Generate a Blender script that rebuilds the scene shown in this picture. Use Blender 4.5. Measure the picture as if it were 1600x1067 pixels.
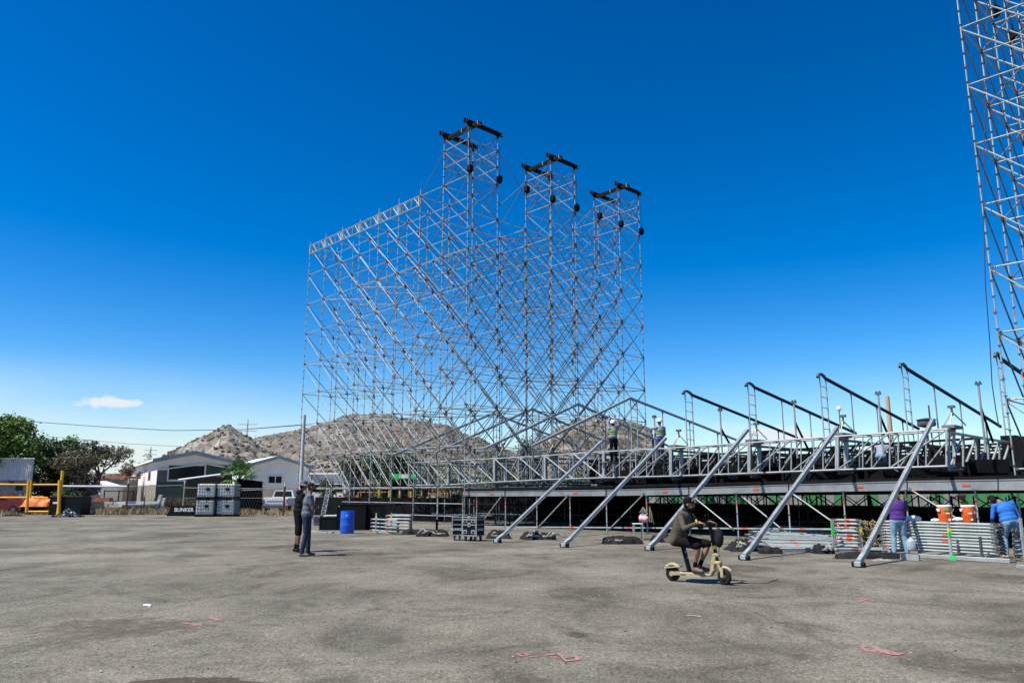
import bpy, math, random
import numpy as np
from mathutils import Vector, Matrix
R = math.radians
random.seed(7)
for o in list(bpy.data.objects): bpy.data.objects.remove(o)
sc = bpy.context.scene
col = sc.collection

# ------------------------------------------------------------------ camera
CAMH = 1.6; F = 1207.0; PITCH = R(10.99)
cam = bpy.data.objects.new('camera', bpy.data.cameras.new('camera'))
col.objects.link(cam)
cam.location = (0, 0, CAMH)
cam.rotation_euler = (R(90) + PITCH, 0, 0)
cam.data.sensor_width = 36; cam.data.lens = 36 * F / 1600
cam.data.clip_start = .1; cam.data.clip_end = 20000
sc.camera = cam

# ------------------------------------------------------------------ sun and sky
SUN_EL = 58; SUN_DIR = Vector((-1, -0.5, 0)).normalized()      # horizontal direction towards the sun
w = bpy.data.worlds.new('World'); sc.world = w; w.use_nodes = True
nt = w.node_tree; nt.nodes.clear()
N = lambda t: nt.nodes.new(t)
L = nt.links.new
out = N('ShaderNodeOutputWorld'); bg = N('ShaderNodeBackground'); bg.inputs[1].default_value = 0.056
sky = N('ShaderNodeTexSky'); sky.sky_type = 'NISHITA'; sky.sun_disc = False
sky.sun_elevation = R(SUN_EL); sky.sun_rotation = math.atan2(SUN_DIR.x, SUN_DIR.y)
sky.air_density = 1.0; sky.dust_density = 0.6; sky.ozone_density = 3.0; sky.altitude = 300
gam = N('ShaderNodeGamma'); gam.inputs[1].default_value = 1.40
hsv = N('ShaderNodeHueSaturation'); hsv.inputs['Hue'].default_value = 0.502; hsv.inputs['Saturation'].default_value = 1.31; hsv.inputs['Value'].default_value = 0.97
L(sky.outputs[0], gam.inputs[0]); L(gam.outputs[0], hsv.inputs['Color'])
# clouds low over the horizon, in sky direction space
tc = N('ShaderNodeTexCoord'); sep = N('ShaderNodeSeparateXYZ'); L(tc.outputs['Generated'], sep.inputs[0])
def mth(op, a, b=None, c=None):
    n = N('ShaderNodeMath'); n.operation = op
    for i, v in enumerate((a, b, c)):
        if v is None: continue
        if isinstance(v, (int, float)): n.inputs[i].default_value = v
        else: L(v, n.inputs[i])
    return n.outputs[0]
az = mth('ARCTAN2', sep.outputs[0], sep.outputs[1]); el = mth('ARCSINE', sep.outputs[2])
def blob(a0, e0, wa, we):
    return mth('SUBTRACT', 1.0, mth('SQRT', mth('ADD', mth('POWER', mth('DIVIDE', mth('ABSOLUTE', mth('SUBTRACT', az, a0)), wa), 2.0), mth('POWER', mth('DIVIDE', mth('ABSOLUTE', mth('SUBTRACT', el, e0)), we), 2.0))))
def pix(px, py):
    x = (px - 800) / F; y = (533.5 - py) / F
    d = Vector((x, math.cos(PITCH) - y * math.sin(PITCH), math.sin(PITCH) + y * math.cos(PITCH))).normalized()
    return math.atan2(d.x, d.y), math.asin(d.z)
cmb = N('ShaderNodeCombineXYZ'); L(az, cmb.inputs[0]); L(mth('MULTIPLY', el, 2.2), cmb.inputs[1])
ns = N('ShaderNodeTexNoise'); ns.inputs['Scale'].default_value = 46; ns.inputs['Detail'].default_value = 7; ns.inputs['Roughness'].default_value = .6; L(cmb.outputs[0], ns.inputs['Vector'])
ns2 = N('ShaderNodeTexNoise'); ns2.inputs['Scale'].default_value = 5; ns2.inputs['Detail'].default_value = 5; L(cmb.outputs[0], ns2.inputs['Vector'])
def cloud(px, py, wp, hp, gain):
    a, e = pix(px, py)
    b = blob(a, e, wp / F, hp / F)
    v = mth('ADD', b, mth('MULTIPLY', mth('SUBTRACT', ns.outputs[0], .5), 1.7))
    n = N('ShaderNodeMapRange'); n.interpolation_type = 'SMOOTHSTEP'; L(v, n.inputs[0]); n.inputs[1].default_value = .08; n.inputs[2].default_value = .62; n.inputs[4].default_value = gain
    return n.outputs[0]
c1 = cloud(174, 630, 60, 13, .95); c2 = cloud(1215, 682, 75, 22, .85); c3 = cloud(1140, 668, 60, 14, .35)
# thin veil low on the left
veil = N('ShaderNodeMapRange'); veil.interpolation_type = 'SMOOTHSTEP'; veil.inputs[1].default_value = .165; veil.inputs[2].default_value = .02; veil.inputs[4].default_value = 1.0; L(el, veil.inputs[0])
vaz = N('ShaderNodeMapRange'); vaz.inputs[1].default_value = -.1; vaz.inputs[2].default_value = -.55; vaz.inputs[3].default_value = .25; L(az, vaz.inputs[0])
vn = N('ShaderNodeMapRange'); vn.inputs[1].default_value = .3; vn.inputs[2].default_value = .62; L(ns2.outputs[0], vn.inputs[0])
vv = mth('MULTIPLY', mth('MULTIPLY', veil.outputs[0], vaz.outputs[0]), mth('ADD', mth('MULTIPLY', vn.outputs[0], .7), .3))
tot = mth('MAXIMUM', mth('MAXIMUM', c1, c2), mth('MAXIMUM', c3, vv))
mix = N('ShaderNodeMix'); mix.data_type = 'RGBA'; L(tot, mix.inputs[0]); L(hsv.outputs[0], mix.inputs[6]); mix.inputs[7].default_value = (9.6, 10.2, 10.6, 1)
L(mix.outputs[2], bg.inputs[0]); L(bg.outputs[0], out.inputs[0])

sun = bpy.data.objects.new('sun', bpy.data.lights.new('sun', 'SUN')); col.objects.link(sun)
sun.data.energy = 4.8; sun.data.angle = R(.5); sun.data.color = (1, .955, .88)
sd = Vector((SUN_DIR.x * math.cos(R(SUN_EL)), SUN_DIR.y * math.cos(R(SUN_EL)), math.sin(R(SUN_EL))))
sun.rotation_euler = (-sd).to_track_quat('-Z', 'Y').to_euler(); sun.location = (0, 0, 60)
sc.view_settings.view_transform = 'Standard'; sc.view_settings.look = 'None'
sc.view_settings.exposure = 0.62; sc.view_settings.gamma = 1.0
sc.render.engine = 'CYCLES'
sc.cycles.max_bounces = 5; sc.cycles.transparent_max_bounces = 12

# ------------------------------------------------------------------ projection helpers
def ray(px, py):
    x = (px - 800) / F; y = (533.5 - py) / F
    return Vector((x, math.cos(PITCH) - y * math.sin(PITCH), math.sin(PITCH) + y * math.cos(PITCH)))
def W(px, py, Y):                       # point at forward distance Y behind that pixel
    d = ray(px, py); t = Y / d.y
    return Vector((d.x * t, Y, CAMH + d.z * t))
def G(px, py, z=0.0):                   # point of the level z behind that pixel
    d = ray(px, py); t = (z - CAMH) / d.z
    return Vector((d.x * t, d.y * t, z))
def zat(py, Y): return W(800, py, Y).z

# ------------------------------------------------------------------ materials
def mat(name, c, rough=.6, metal=0.0, noise=0.0, scale=4.0, bump=0.0, bscale=60.0, c2=None, trans=0, spec=None):
    m = bpy.data.materials.new(name); m.use_nodes = True
    t = m.node_tree; b = t.nodes['Principled BSDF']
    b.inputs['Base Color'].default_value = (*c, 1); b.inputs['Roughness'].default_value = rough; b.inputs['Metallic'].default_value = metal
    if spec is None and max(c) < .04: spec = .12
    if spec is not None: b.inputs['Specular IOR Level'].default_value = spec
    if trans: b.inputs['Transmission Weight'].default_value = trans
    if noise or c2 or bump:
        tcn = t.nodes.new('ShaderNodeTexCoord')
    if noise or c2:
        n = t.nodes.new('ShaderNodeTexNoise'); n.inputs['Scale'].default_value = scale; n.inputs['Detail'].default_value = 8; n.inputs['Roughness'].default_value = .65
        t.links.new(tcn.outputs['Object'], n.inputs['Vector'])
        r = t.nodes.new('ShaderNodeValToRGB'); r.color_ramp.elements[0].position = .3; r.color_ramp.elements[1].position = .7
        a = c2 if c2 else tuple(max(0, v * (1 - noise)) for v in c)
        bb = c if c2 else tuple(min(1, v * (1 + noise)) for v in c)
        r.color_ramp.elements[0].color = (*a, 1); r.color_ramp.elements[1].color = (*bb, 1)
        t.links.new(n.outputs[0], r.inputs[0]); t.links.new(r.outputs[0], b.inputs['Base Color'])
    if bump:
        n2 = t.nodes.new('ShaderNodeTexNoise'); n2.inputs['Scale'].default_value = bscale; n2.inputs['Detail'].default_value = 5
        t.links.new(tcn.outputs['Object'], n2.inputs['Vector'])
        bp = t.nodes.new('ShaderNodeBump'); bp.inputs['Strength'].default_value = bump; bp.inputs['Distance'].default_value = .02
        t.links.new(n2.outputs[0], bp.inputs['Height']); t.links.new(bp.outputs[0], b.inputs['Normal'])
    return m
M = dict(
    galv=mat('galvanised_steel', (.31, .35, .33), .55, .15, .35, 3),
    galvd=mat('weathered_steel', (.085, .088, .078), .6, .2, .35, 3),
    brace_shade=mat('shaded_brace_steel', (.155, .17, .16), .65, .1, .4, 3, spec=.4),  # darker copy of the tube steel, shade put into the colour
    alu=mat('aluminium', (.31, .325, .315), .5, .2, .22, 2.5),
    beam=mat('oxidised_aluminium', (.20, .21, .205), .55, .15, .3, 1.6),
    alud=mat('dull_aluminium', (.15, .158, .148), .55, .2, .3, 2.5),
    blacksteel=mat('black_steel', (.007, .007, .007), .7, 0, .4, 5),
    orange=mat('orange_paint', (.60, .07, .015), .5),
    red=mat('red_paint', (.55, .03, .03), .5),
    yellow=mat('yellow_tape', (.7, .65, .02), .5),
    greenp=mat('green_paint', (.02, .55, .08), .5),
    greenfab=mat('green_cloth', (.03, .17, .06), .8, 0, .35, 1.5),
    blackfab=mat('black_cloth', (.006, .006, .0065), .9, 0, .5, 3, .5, 12),
    darkfab=mat('charcoal_tarp', (.017, .017, .017), .75, 0, .5, 5, .6, 20),
    whitefab=mat('grey_white_cloth', (.22, .21, .19), .8, 0, .3, 5, .5, 20),
    black=mat('black_laminate', (.007, .0075, .008), .5, 0, .3, 6),
    rubber=mat('rubber', (.018, .018, .018), .8),
    white=mat('white_paint', (.60, .61, .60), .6, 0, .10, 1.5),
    wallw=mat('white_render', (.62, .62, .60), .85, 0, .08, .7, .2, 8),
    wallg=mat('grey_block', (.22, .205, .18), .9, 0, .3, 1.5, .4, 6),
    brown=mat('rusty_steel', (.10, .055, .035), .8, 0, .5, 6),
    wood=mat('pale_wood', (.42, .32, .20), .8, 0, .25, 8),
    conc=mat('concrete', (.42, .41, .38), .9, 0, .2, 3, .3, 20),
    tgreen=mat('dark_green_wall', (.012, .045, .035), .7, 0, .3, 1),
    glass=mat('dark_window', (.012, .015, .016), .1),
    blueb=mat('blue_plastic', (.008, .085, .48), .35, 0, .08, 4),
    cooler=mat('orange_plastic', (.80, .115, .012), .45, 0, .06, 5),
    whitep=mat('white_plastic', (.8, .8, .78), .4),
    ibc=mat('translucent_plastic', (.55, .60, .60), .45, 0, .12, 1.5),
    yellowp=mat('yellow_gate_paint', (.75, .36, .01), .5, 0, .15, 2),
    otarp=mat('orange_tarp', (.60, .15, .02), .6, 0, .15, 2),
    carred=mat('dark_red_paint', (.12, .012, .015), .25, .1),
    tyre=mat('tyre', (.016, .016, .016), .85),
    cream=mat('cream_paint', (.36, .30, .17), .5, 0, .28, 9),
    bark=mat('bark', (.095, .075, .055), .9, 0, .35, 6, .5, 20),
    leafg=mat('green_leaves', (.10, .17, .02), .6, 0, .55, .8),
    leafd=mat('dark_leaves', (.050, .070, .022), .65, 0, .6, .7),
    leafo=mat('olive_leaves', (.105, .10, .052), .7, 0, .55, .8),
    leafy=mat('yellow_green_leaves', (.13, .15, .05), .7, 0, .5, .8),
    palm=mat('palm_leaves', (.07, .15, .025), .5, 0, .4, 1.5),
    bush=mat('scrub', (.085, .075, .048), .8, 0, .6, .25),
    drygrass=mat('dry_grass', (.33, .255, .135), .9, 0, .35, 2),
    skin=mat('skin', (.27, .13, .075), .55, 0, .12, 10),
    skind=mat('tanned_skin', (.19, .085, .045), .55, 0, .12, 10),
    hair=mat('black_hair', (.012, .009, .008), .7),
    tee=mat('grey_tshirt', (.095, .11, .14), .85, 0, .2, 8, .5, 14),
    hoodie=mat('black_hoodie', (.008, .008, .009), .85, 0, .3, 8, .5, 14),
    jeans=mat('dark_jeans', (.007, .018, .042), .85, 0, .4, 8, .5, 14),
    ljeans=mat('light_jeans', (.17, .28, .38), .85, 0, .3, 8, .5, 14),
    purple=mat('purple_shirt', (.055, .014, .16), .8, 0, .2, 6, .6, 12),
    blues=mat('blue_shirt', (.012, .13, .45), .8, 0, .2, 6, .6, 12),
    olive=mat('olive_jacket', (.058, .047, .031), .8, 0, .3, 8, .8, 14),
    shoe=mat('brown_shoes', (.12, .085, .06), .7),
    bshoe=mat('black_shoes', (.015, .014, .013), .6),
    hat=mat('grey_blue_hat', (.085, .10, .135), .85, 0, .2, 10),
    hivis=mat('hi_vis_yellow', (.24, .36, .04), .6),
    wshirt=mat('pale_work_shirt', (.22, .24, .31), .8, 0, .15, 6),
    navy=mat('navy_cloth', (.02, .035, .10), .8),
    pink=mat('pink_cloth', (.70, .42, .45), .7, 0, .15, 12),
    pinkpaint=mat('pink_spray_paint', (.62, .20, .19), .9),
    rope=mat('rope', (.25, .19, .08), .9, 0, .5, 20, 1, 40),
    cable=mat('cable', (.015, .03, .09), .6),
)

# ------------------------------------------------------------------ mesh builder
def frame(d):
    d = d.normalized()
    a = Vector((0, 0, 1)) if abs(d.z) < .95 else Vector((1, 0, 0))
    x = d.cross(a).normalized(); y = x.cross(d).normalized()
    return x, y, d
class MB:
    def __init__(s): s.v = []; s.f = []; s.m = []
    def face(s, idx, m=0): s.f.append(tuple(idx)); s.m.append(m)
    def tube(s, p0, p1, r, m=0, n=8, r1=None, caps=True):
        p0 = Vector(p0); p1 = Vector(p1)
        if (p1 - p0).length < 1e-5: return s
        r1 = r if r1 is None else r1
        x, y, _ = frame(p1 - p0); b = len(s.v)
        for p, rr in ((p0, r), (p1, r1)):
            for i in range(n):
                a = 2 * math.pi * i / n
                s.v.append(p + (x * math.cos(a) + y * math.sin(a)) * rr)
        for i in range(n):
            j = (i + 1) % n; s.face((b + i, b + j, b + n + j, b + n + i), m)
        if caps: s.face([b + n - 1 - i for i in range(n)], m); s.face([b + n + i for i in range(n)], m)
        return s
    def path(s, pts, r, m=0, n=8, radii=None):
        pts = [Vector(p) for p in pts]; b = len(s.v); k = len(pts)
        for q in range(k):
            d = (pts[min(q + 1, k - 1)] - pts[max(q - 1, 0)])
            x, y, _ = frame(d); rr = radii[q] if radii else r
            for i in range(n):
                a = 2 * math.pi * i / n
                s.v.append(pts[q] + (x * math.cos(a) + y * math.sin(a)) * rr)
        for q in range(k - 1):
            for i in range(n):
                j = (i + 1) % n; s.face((b + q * n + i, b + q * n + j, b + (q + 1) * n + j, b + (q + 1) * n + i), m)
        s.face([b + n - 1 - i for i in range(n)], m); s.face([b + (k - 1) * n + i for i in range(n)], m)
        return s
    def bar(s, p0, p1, w, h, m=0, up=None, bev=0):       # rectangular bar from p0 to p1
        p0 = Vector(p0); p1 = Vector(p1); d = (p1 - p0).normalized()
        u = Vector(up) if up else (Vector((0, 0, 1)) if abs(d.z) < .95 else Vector((1, 0, 0)))
        x = d.cross(u).normalized(); y = x.cross(d).normalized(); b = len(s.v)
        if bev:
            c = bev; prof = [(-w/2+c, -h/2), (w/2-c, -h/2), (w/2, -h/2+c), (w/2, h/2-c), (w/2-c, h/2), (-w/2+c, h/2), (-w/2, h/2-c), (-w/2, -h/2+c)]
        else: prof = [(-w/2, -h/2), (w/2, -h/2), (w/2, h/2), (-w/2, h/2)]
        n = len(prof)
        for p in (p0, p1):
            for (a, c_) in prof: s.v.append(p + x * a + y * c_)
        for i in range(n):
            j = (i + 1) % n; s.face((b + i, b + j, b + n + j, b + n + i), m)
        s.face([b + n - 1 - i for i in range(n)], m); s.face([b + n + i for i in range(n)], m)
        return s
    def box(s, c, size, m=0, rot=0.0, bev=0.0, ax=None):
        c = Vector(c); sx, sy, sz = size
        if ax: X, Y, Z = [Vector(a).normalized() for a in ax]
        else: X = Vector((math.cos(rot), math.sin(rot), 0)); Y = Vector((-math.sin(rot), math.cos(rot), 0)); Z = Vector((0, 0, 1))
        if not bev:
            b = len(s.v)
            for k in (-1, 1):
                for i, j in ((-1, -1), (1, -1), (1, 1), (-1, 1)):
                    s.v.append(c + X * (i * sx / 2) + Y * (j * sy / 2) + Z * (k * sz / 2))
            for q in ((3, 2, 1, 0), (4, 5, 6, 7), (0, 1, 5, 4), (1, 2, 6, 5), (2, 3, 7, 6), (3, 0, 4, 7)): s.face([b + i for i in q], m)
        else:
            b = len(s.v); e = bev
            lay = [(-sz/2, e), (-sz/2 + e, 0), (sz/2 - e, 0), (sz/2, e)]
            for (z, ins) in lay:
                hx = sx/2 - ins; hy = sy/2 - ins
                for (a, d) in ((-hx+e, -hy), (hx-e, -hy), (hx, -hy+e), (hx, hy-e), (hx-e, hy), (-hx+e, hy), (-hx, hy-e), (-hx, -hy+e)):
                    s.v.append(c + X * a + Y * d + Z * z)
            for q in range(3):
                for i in range(8):
                    j = (i + 1) % 8; s.face((b + q*8 + i, b + q*8 + j, b + q*8 + 8 + j, b + q*8 + 8 + i), m)
            s.face([b + 7 - i for i in range(8)], m); s.face([b + 24 + i for i in range(8)], m)
        return s
    def lathe(s, c, prof, m=0, n=20, axis=None, mats=None):
        c = Vector(c); z = Vector(axis).normalized() if axis else Vector((0, 0, 1)); x, y, _ = frame(z); b = len(s.v)
        for (r, h) in prof:
            for i in range(n):
                a = 2 * math.pi * i / n; s.v.append(c + z * h + (x * math.cos(a) + y * math.sin(a)) * r)
        for q in range(len(prof) - 1):
            for i in range(n):
                j = (i + 1) % n; s.face((b + q*n + i, b + q*n + j, b + (q+1)*n + j, b + (q+1)*n + i), mats[q] if mats else m)
        s.face([b + n - 1 - i for i in range(n)], m); s.face([b + (len(prof)-1)*n + i for i in range(n)], m)
        return s
    def ell(s, c, rad, m=0, n=10, k=7, ax=None, jit=0.0):
        c = Vector(c); X, Y, Z = [Vector(a) for a in ax] if ax else (Vector((1,0,0)), Vector((0,1,0)), Vector((0,0,1))); b = len(s.v)
        for q in range(1, k):
            t = math.pi * q / k
            for i in range(n):
                a = 2 * math.pi * i / n; j = 1 + random.uniform(-jit, jit)
                s.v.append(c + (X * (rad[0] * math.sin(t) * math.cos(a)) + Y * (rad[1] * math.sin(t) * math.sin(a)) + Z * (rad[2] * math.cos(t))) * j)
        s.v.append(c + Z * rad[2]); s.v.append(c - Z * rad[2]); T = b + (k-1)*n; B_ = T + 1
        for q in range(k - 2):
            for i in range(n):
                j = (i + 1) % n; s.face((b + q*n + i, b + (q+1)*n + i, b + (q+1)*n + j, b + q*n + j), m)
        for i in range(n):
            j = (i + 1) % n; s.face((T, b + i, b + j), m); s.face((B_, b + (k-2)*n + j, b + (k-2)*n + i), m)
        return s
    def quad(s, a, b_, c, d, m=0):
        b = len(s.v); s.v += [Vector(a), Vector(b_), Vector(c), Vector(d)]; s.face((b, b+1, b+2, b+3), m); return s
    def prism(s, pts, off, m=0):                          # polygon extruded by the vector off
        b = len(s.v); n = len(pts); off = Vector(off)
        s.v += [Vector(p) for p in pts] + [Vector(p) + off for p in pts]
        s.face(list(range(b, b + n)), m); s.face([b + 2*n - 1 - i for i in range(n)], m)
        for i in range(n):
            j = (i + 1) % n; s.face((b + j, b + i, b + n + i, b + n + j), m)
        return s
    def build(s, name, mats, parent=None, smooth=False, world=True):
        me = bpy.data.meshes.new(name)
        off = Vector((0, 0, 0))
        if parent is not None and world:
            p = parent
            while p is not None: off += p.location; p = p.parent
        o = bpy.data.objects.new(name, me)
        if parent is None and world and s.v:
            a = np.array([tuple(v) for v in s.v]); lo = a.min(0); hi = a.max(0)
            off = Vector(((lo[0]+hi[0])/2, (lo[1]+hi[1])/2, lo[2])); o.location = off
        me.from_pydata([tuple(v - off) for v in s.v], [], s.f)
        if not isinstance(mats, (list, tuple)): mats = [mats]
        for m_ in mats: me.materials.append(M[m_] if isinstance(m_, str) else m_)
        if len(mats) > 1: me.polygons.foreach_set('material_index', s.m)
        if smooth:
            me.polygons.foreach_set('use_smooth', [True] * len(me.polygons))
            try: me.set_sharp_from_angle(angle=R(smooth if smooth is not True else 40))
            except Exception: pass
        me.update()
        col.objects.link(o)
        if parent is not None: o.parent = parent
        return o
def tag(o, label=None, cat=None, group=None, kind=None):
    if label: o['label'] = label
    if cat: o['category'] = cat
    if group: o['group'] = group
    if kind: o['kind'] = kind
    return o
def thing(name, loc, label, cat, group=None, rz=0.0):
    o = bpy.data.objects.new(name, None); col.objects.link(o); o.location = loc; o.rotation_euler = (0, 0, rz); o.empty_display_size = .2
    return tag(o, label, cat, group)
def copy_tree(o, parent=None):
    kids = [c for c in bpy.data.objects if c.parent is o]
    c = o.copy(); col.objects.link(c)
    if parent is not None: c.parent = parent
    for k in kids: copy_tree(k, c)
    return c
def capped(members, name, mats, parent, near, limit=100, smooth=False):
    """members: list of (key point, function that fills an MB). The 'limit' nearest become parts, the rest one stuff part."""
    members = sorted(members, key=lambda q: (q[0] - near).length)
    for _, fn in members[:limit]:
        mb = MB(); fn(mb); mb.build(name, mats, parent, smooth)
    if members[limit:]:
        mb = MB()
        for _, fn in members[limit:]: fn(mb)
        o = mb.build(name, mats, parent, smooth); o['kind'] = 'stuff'
def text_mesh(txt, size, name, m, parent, loc, rot, ext=.004, align='CENTER'):
    c = bpy.data.curves.new('lettering', 'FONT'); c.body = txt; c.size = size; c.extrude = ext; c.align_x = align; c.align_y = 'CENTER'; c.offset = size * .025
    t = bpy.data.objects.new('lettering', c); col.objects.link(t)
    dg = bpy.context.evaluated_depsgraph_get(); me = bpy.data.meshes.new_from_object(t.evaluated_get(dg))
    bpy.data.objects.remove(t)
    me.materials.clear(); me.materials.append(M[m]); o = bpy.data.objects.new(name, me); col.objects.link(o)
    o.location = loc; o.rotation_euler = rot
    if parent is not None: o.parent = parent
    return o
CAMP = Vector((0, 0, CAMH))
# ================================================================== ground, verge, hills
def ground_material():
    m = bpy.data.materials.new('asphalt'); m.use_nodes = True; t = m.node_tree; b = t.nodes['Principled BSDF']; l = t.links.new
    tcn = t.nodes.new('ShaderNodeTexCoord')
    def noise(sc_, det=8, rough=.6, vec=None, dist=0):
        n = t.nodes.new('ShaderNodeTexNoise'); n.inputs['Scale'].default_value = sc_; n.inputs['Detail'].default_value = det; n.inputs['Roughness'].default_value = rough; n.inputs['Distortion'].default_value = dist
        l(vec or tcn.outputs['Object'], n.inputs['Vector']); return n.outputs[0]
    def ramp(v, stops):
        r = t.nodes.new('ShaderNodeValToRGB'); e = r.color_ramp.elements
        while len(e) < len(stops): e.new(.5)
        for q, (p, c) in zip(e, stops): q.position = p; q.color = (*c, 1) if len(c) == 3 else c
        l(v, r.inputs[0]); return r.outputs[0]
    def mixc(f, a, b_, mode='MIX'):
        n = t.nodes.new('ShaderNodeMix'); n.data_type = 'RGBA'; n.blend_type = mode
        if isinstance(f, float): n.inputs[0].default_value = f
        else: l(f, n.inputs[0])
        for i, v in ((6, a), (7, b_)):
            if isinstance(v, tuple): n.inputs[i].default_value = (*v, 1)
            else: l(v, n.inputs[i])
        return n.outputs[2]
    base = ramp(noise(.35, 6, .55), [(.32, (.098, .088, .067)), (.5, (.143, .130, .101)), (.68, (.184, .168, .134))])
    mp = t.nodes.new('ShaderNodeMapping'); mp.inputs['Scale'].default_value = (1.0, .8, 1); mp.inputs['Rotation'].default_value = (0, 0, .12); l(tcn.outputs['Object'], mp.inputs['Vector'])
    streak = ramp(noise(.55, 11, .74, mp.outputs[0], 1.2), [(.36, (.55, .54, .51)), (.50, (1, 1, 1)), (.66, (1.25, 1.24, 1.2))])
    c = mixc(1.0, base, streak, 'MULTIPLY')
    med = ramp(noise(7, 9, .85), [(.34, (.62, .61, .59)), (.5, (1, 1, 1)), (.66, (1.28, 1.27, 1.25))])
    c = mixc(1.0, c, med, 'MULTIPLY')
    grit = ramp(noise(26, 7, .95), [(.40, (.12, .12, .11)), (.47, (.82, .82, .81)), (.53, (1.12, 1.12, 1.12)), (.60, (2.3, 2.3, 2.2))])
    c = mixc(.9, c, grit, 'MULTIPLY')
    dk = ramp(noise(1.1, 10, .78, mp.outputs[0], 1.5), [(.60, (0, 0, 0)), (.70, (.9, .9, .9))])
    c = mixc(dk, c, (.055, .047, .034))
    cr = t.nodes.new('ShaderNodeTexVoronoi'); cr.feature = 'DISTANCE_TO_EDGE'; cr.inputs['Scale'].default_value = .22
    wv = t.nodes.new('ShaderNodeMix'); wv.data_type = 'RGBA'; wv.inputs[0].default_value = .06; l(tcn.outputs['Object'], wv.inputs[6])
    nc = t.nodes.new('ShaderNodeTexNoise'); nc.inputs['Scale'].default_value = 2.2; nc.inputs['Detail'].default_value = 6; l(tcn.outputs['Object'], nc.inputs['Vector'])
    vadd = t.nodes.new('ShaderNodeVectorMath'); vadd.operation = 'MULTIPLY_ADD'; l(nc.outputs['Color'], vadd.inputs[0]); vadd.inputs[1].default_value = (1.3, 1.3, 0); l(tcn.outputs['Object'], vadd.inputs[2])
    l(vadd.outputs[0], cr.inputs['Vector'])
    crk = ramp(cr.outputs[0], [(.0, (1, 1, 1)), (.004, (0, 0, 0))])
    msk = ramp(noise(.25, 3), [(.50, (0, 0, 0)), (.6, (.8, .8, .8))])
    cf = mixc(1.0, crk, msk, 'MULTIPLY')
    c = mixc(cf, c, (.06, .055, .047))
    geo = t.nodes.new('ShaderNodeSeparateXYZ'); l(tcn.outputs['Object'], geo.inputs[0])
    def mt(op, a, b_=None):
        n = t.nodes.new('ShaderNodeMath'); n.operation = op
        for i, v in enumerate((a, b_)):
            if v is None: continue
            if isinstance(v, (int, float)): n.inputs[i].default_value = v
            else: l(v, n.inputs[i])
        return n.outputs[0]
    sn = noise(3.2, 9, .8); gx, gy = geo.outputs[0], geo.outputs[1]
    for (px, py, wpx, hpx, k, cc) in ((905, 991, 34, 7, .9, (.03, .027, .02)), (200, 978, 190, 22, .75, (.075, .058, .036)), (300, 868, 70, 4, .6, (.06, .05, .035)), (500, 848, 80, 3, .6, (.05, .045, .035)), (120, 895, 120, 8, .5, (.08, .065, .045)), (620, 1000, 30, 8, .5, (.06, .055, .045)), (700, 952, 95, 5, .55, (.07, .066, .055)), (1240, 1010, 150, 10, .4, (.07, .062, .048)), (1560, 1050, 110, 22, .6, (.06, .046, .03)), (830, 1062, 60, 8, .5, (.07, .055, .04)), (1120, 868, 60, 4, .5, (.08, .075, .06)), (90, 870, 120, 9, .5, (.26, .235, .18)), (1430, 970, 180, 8, .4, (.24, .225, .19)), (640, 1042, 110, 7, .4, (.23, .215, .18))):
        p = G(px, py); rx = (G(px + wpx, py) - p).length; ry = abs(G(px, py - hpx).y - G(px, py + hpx).y) / 2
        e = mt('ADD', mt('POWER', mt('ABSOLUTE', mt('DIVIDE', mt('SUBTRACT', gx, p.x), rx)), 2.0), mt('POWER', mt('ABSOLUTE', mt('DIVIDE', mt('SUBTRACT', gy, p.y), ry)), 2.0))
        v = mt('SUBTRACT', mt('ADD', mt('MULTIPLY', mt('SUBTRACT', sn, .5), 5.0), .75), e)
        r_ = t.nodes.new('ShaderNodeMapRange'); r_.interpolation_type = 'SMOOTHSTEP'; r_.inputs[1].default_value = 0; r_.inputs[2].default_value = .9; r_.inputs[4].default_value = k; l(v, r_.inputs[0])
        c = mixc(r_.outputs[0], c, cc)
    l(c, b.inputs['Base Color']); b.inputs['Roughness'].default_value = .93; b.inputs['Specular IOR Level'].default_value = .25
    bp = t.nodes.new('ShaderNodeBump'); bp.inputs['Strength'].default_value = .7; bp.inputs['Distance'].default_value = .012; l(noise(30, 6, .75), bp.inputs['Height'])
    bp2 = t.nodes.new('ShaderNodeBump'); bp2.inputs['Strength'].default_value = .5; bp2.inputs['Distance'].default_value = .05; l(noise(3, 5, .6), bp2.inputs['Height']); l(bp.outputs[0], bp2.inputs['Normal'])
    l(bp2.outputs[0], b.inputs['Normal'])
    return m
M['asphalt'] = ground_material()
mb = MB()
S = 3000; mb.quad((-S, -S, 0), (S, -S, 0), (S, S, 0), (-S, S, 0)); g = mb.build('ground', 'asphalt', world=False); tag(g, kind='structure')
# sandy verge beyond the yard
M['sand'] = mat('sandy_dirt', (.42, .36, .27), .95, 0, .25, .8, .4, 10)
mb = MB(); n = 60
front = [G(-60 + i * 12, 801.5 - (i * 12 > 240) * .5 - (1.2 if i * 12 > 400 else 0) + random.uniform(-.35, .35)) for i in range(n)]
a = [Vector((p.x, p.y, .004)) for p in front]
mb.v = a + [Vector((p.x * 1.6, p.y + 160, .004)) for p in a]
mb.v += [Vector((-140, 30, .004)), Vector((-400, 250, .004))]
for i in range(n - 1): mb.face((i, i + 1, n + i + 1, n + i))
tag(mb.build('dirt_verge', 'sand'), kind='structure')

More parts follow.
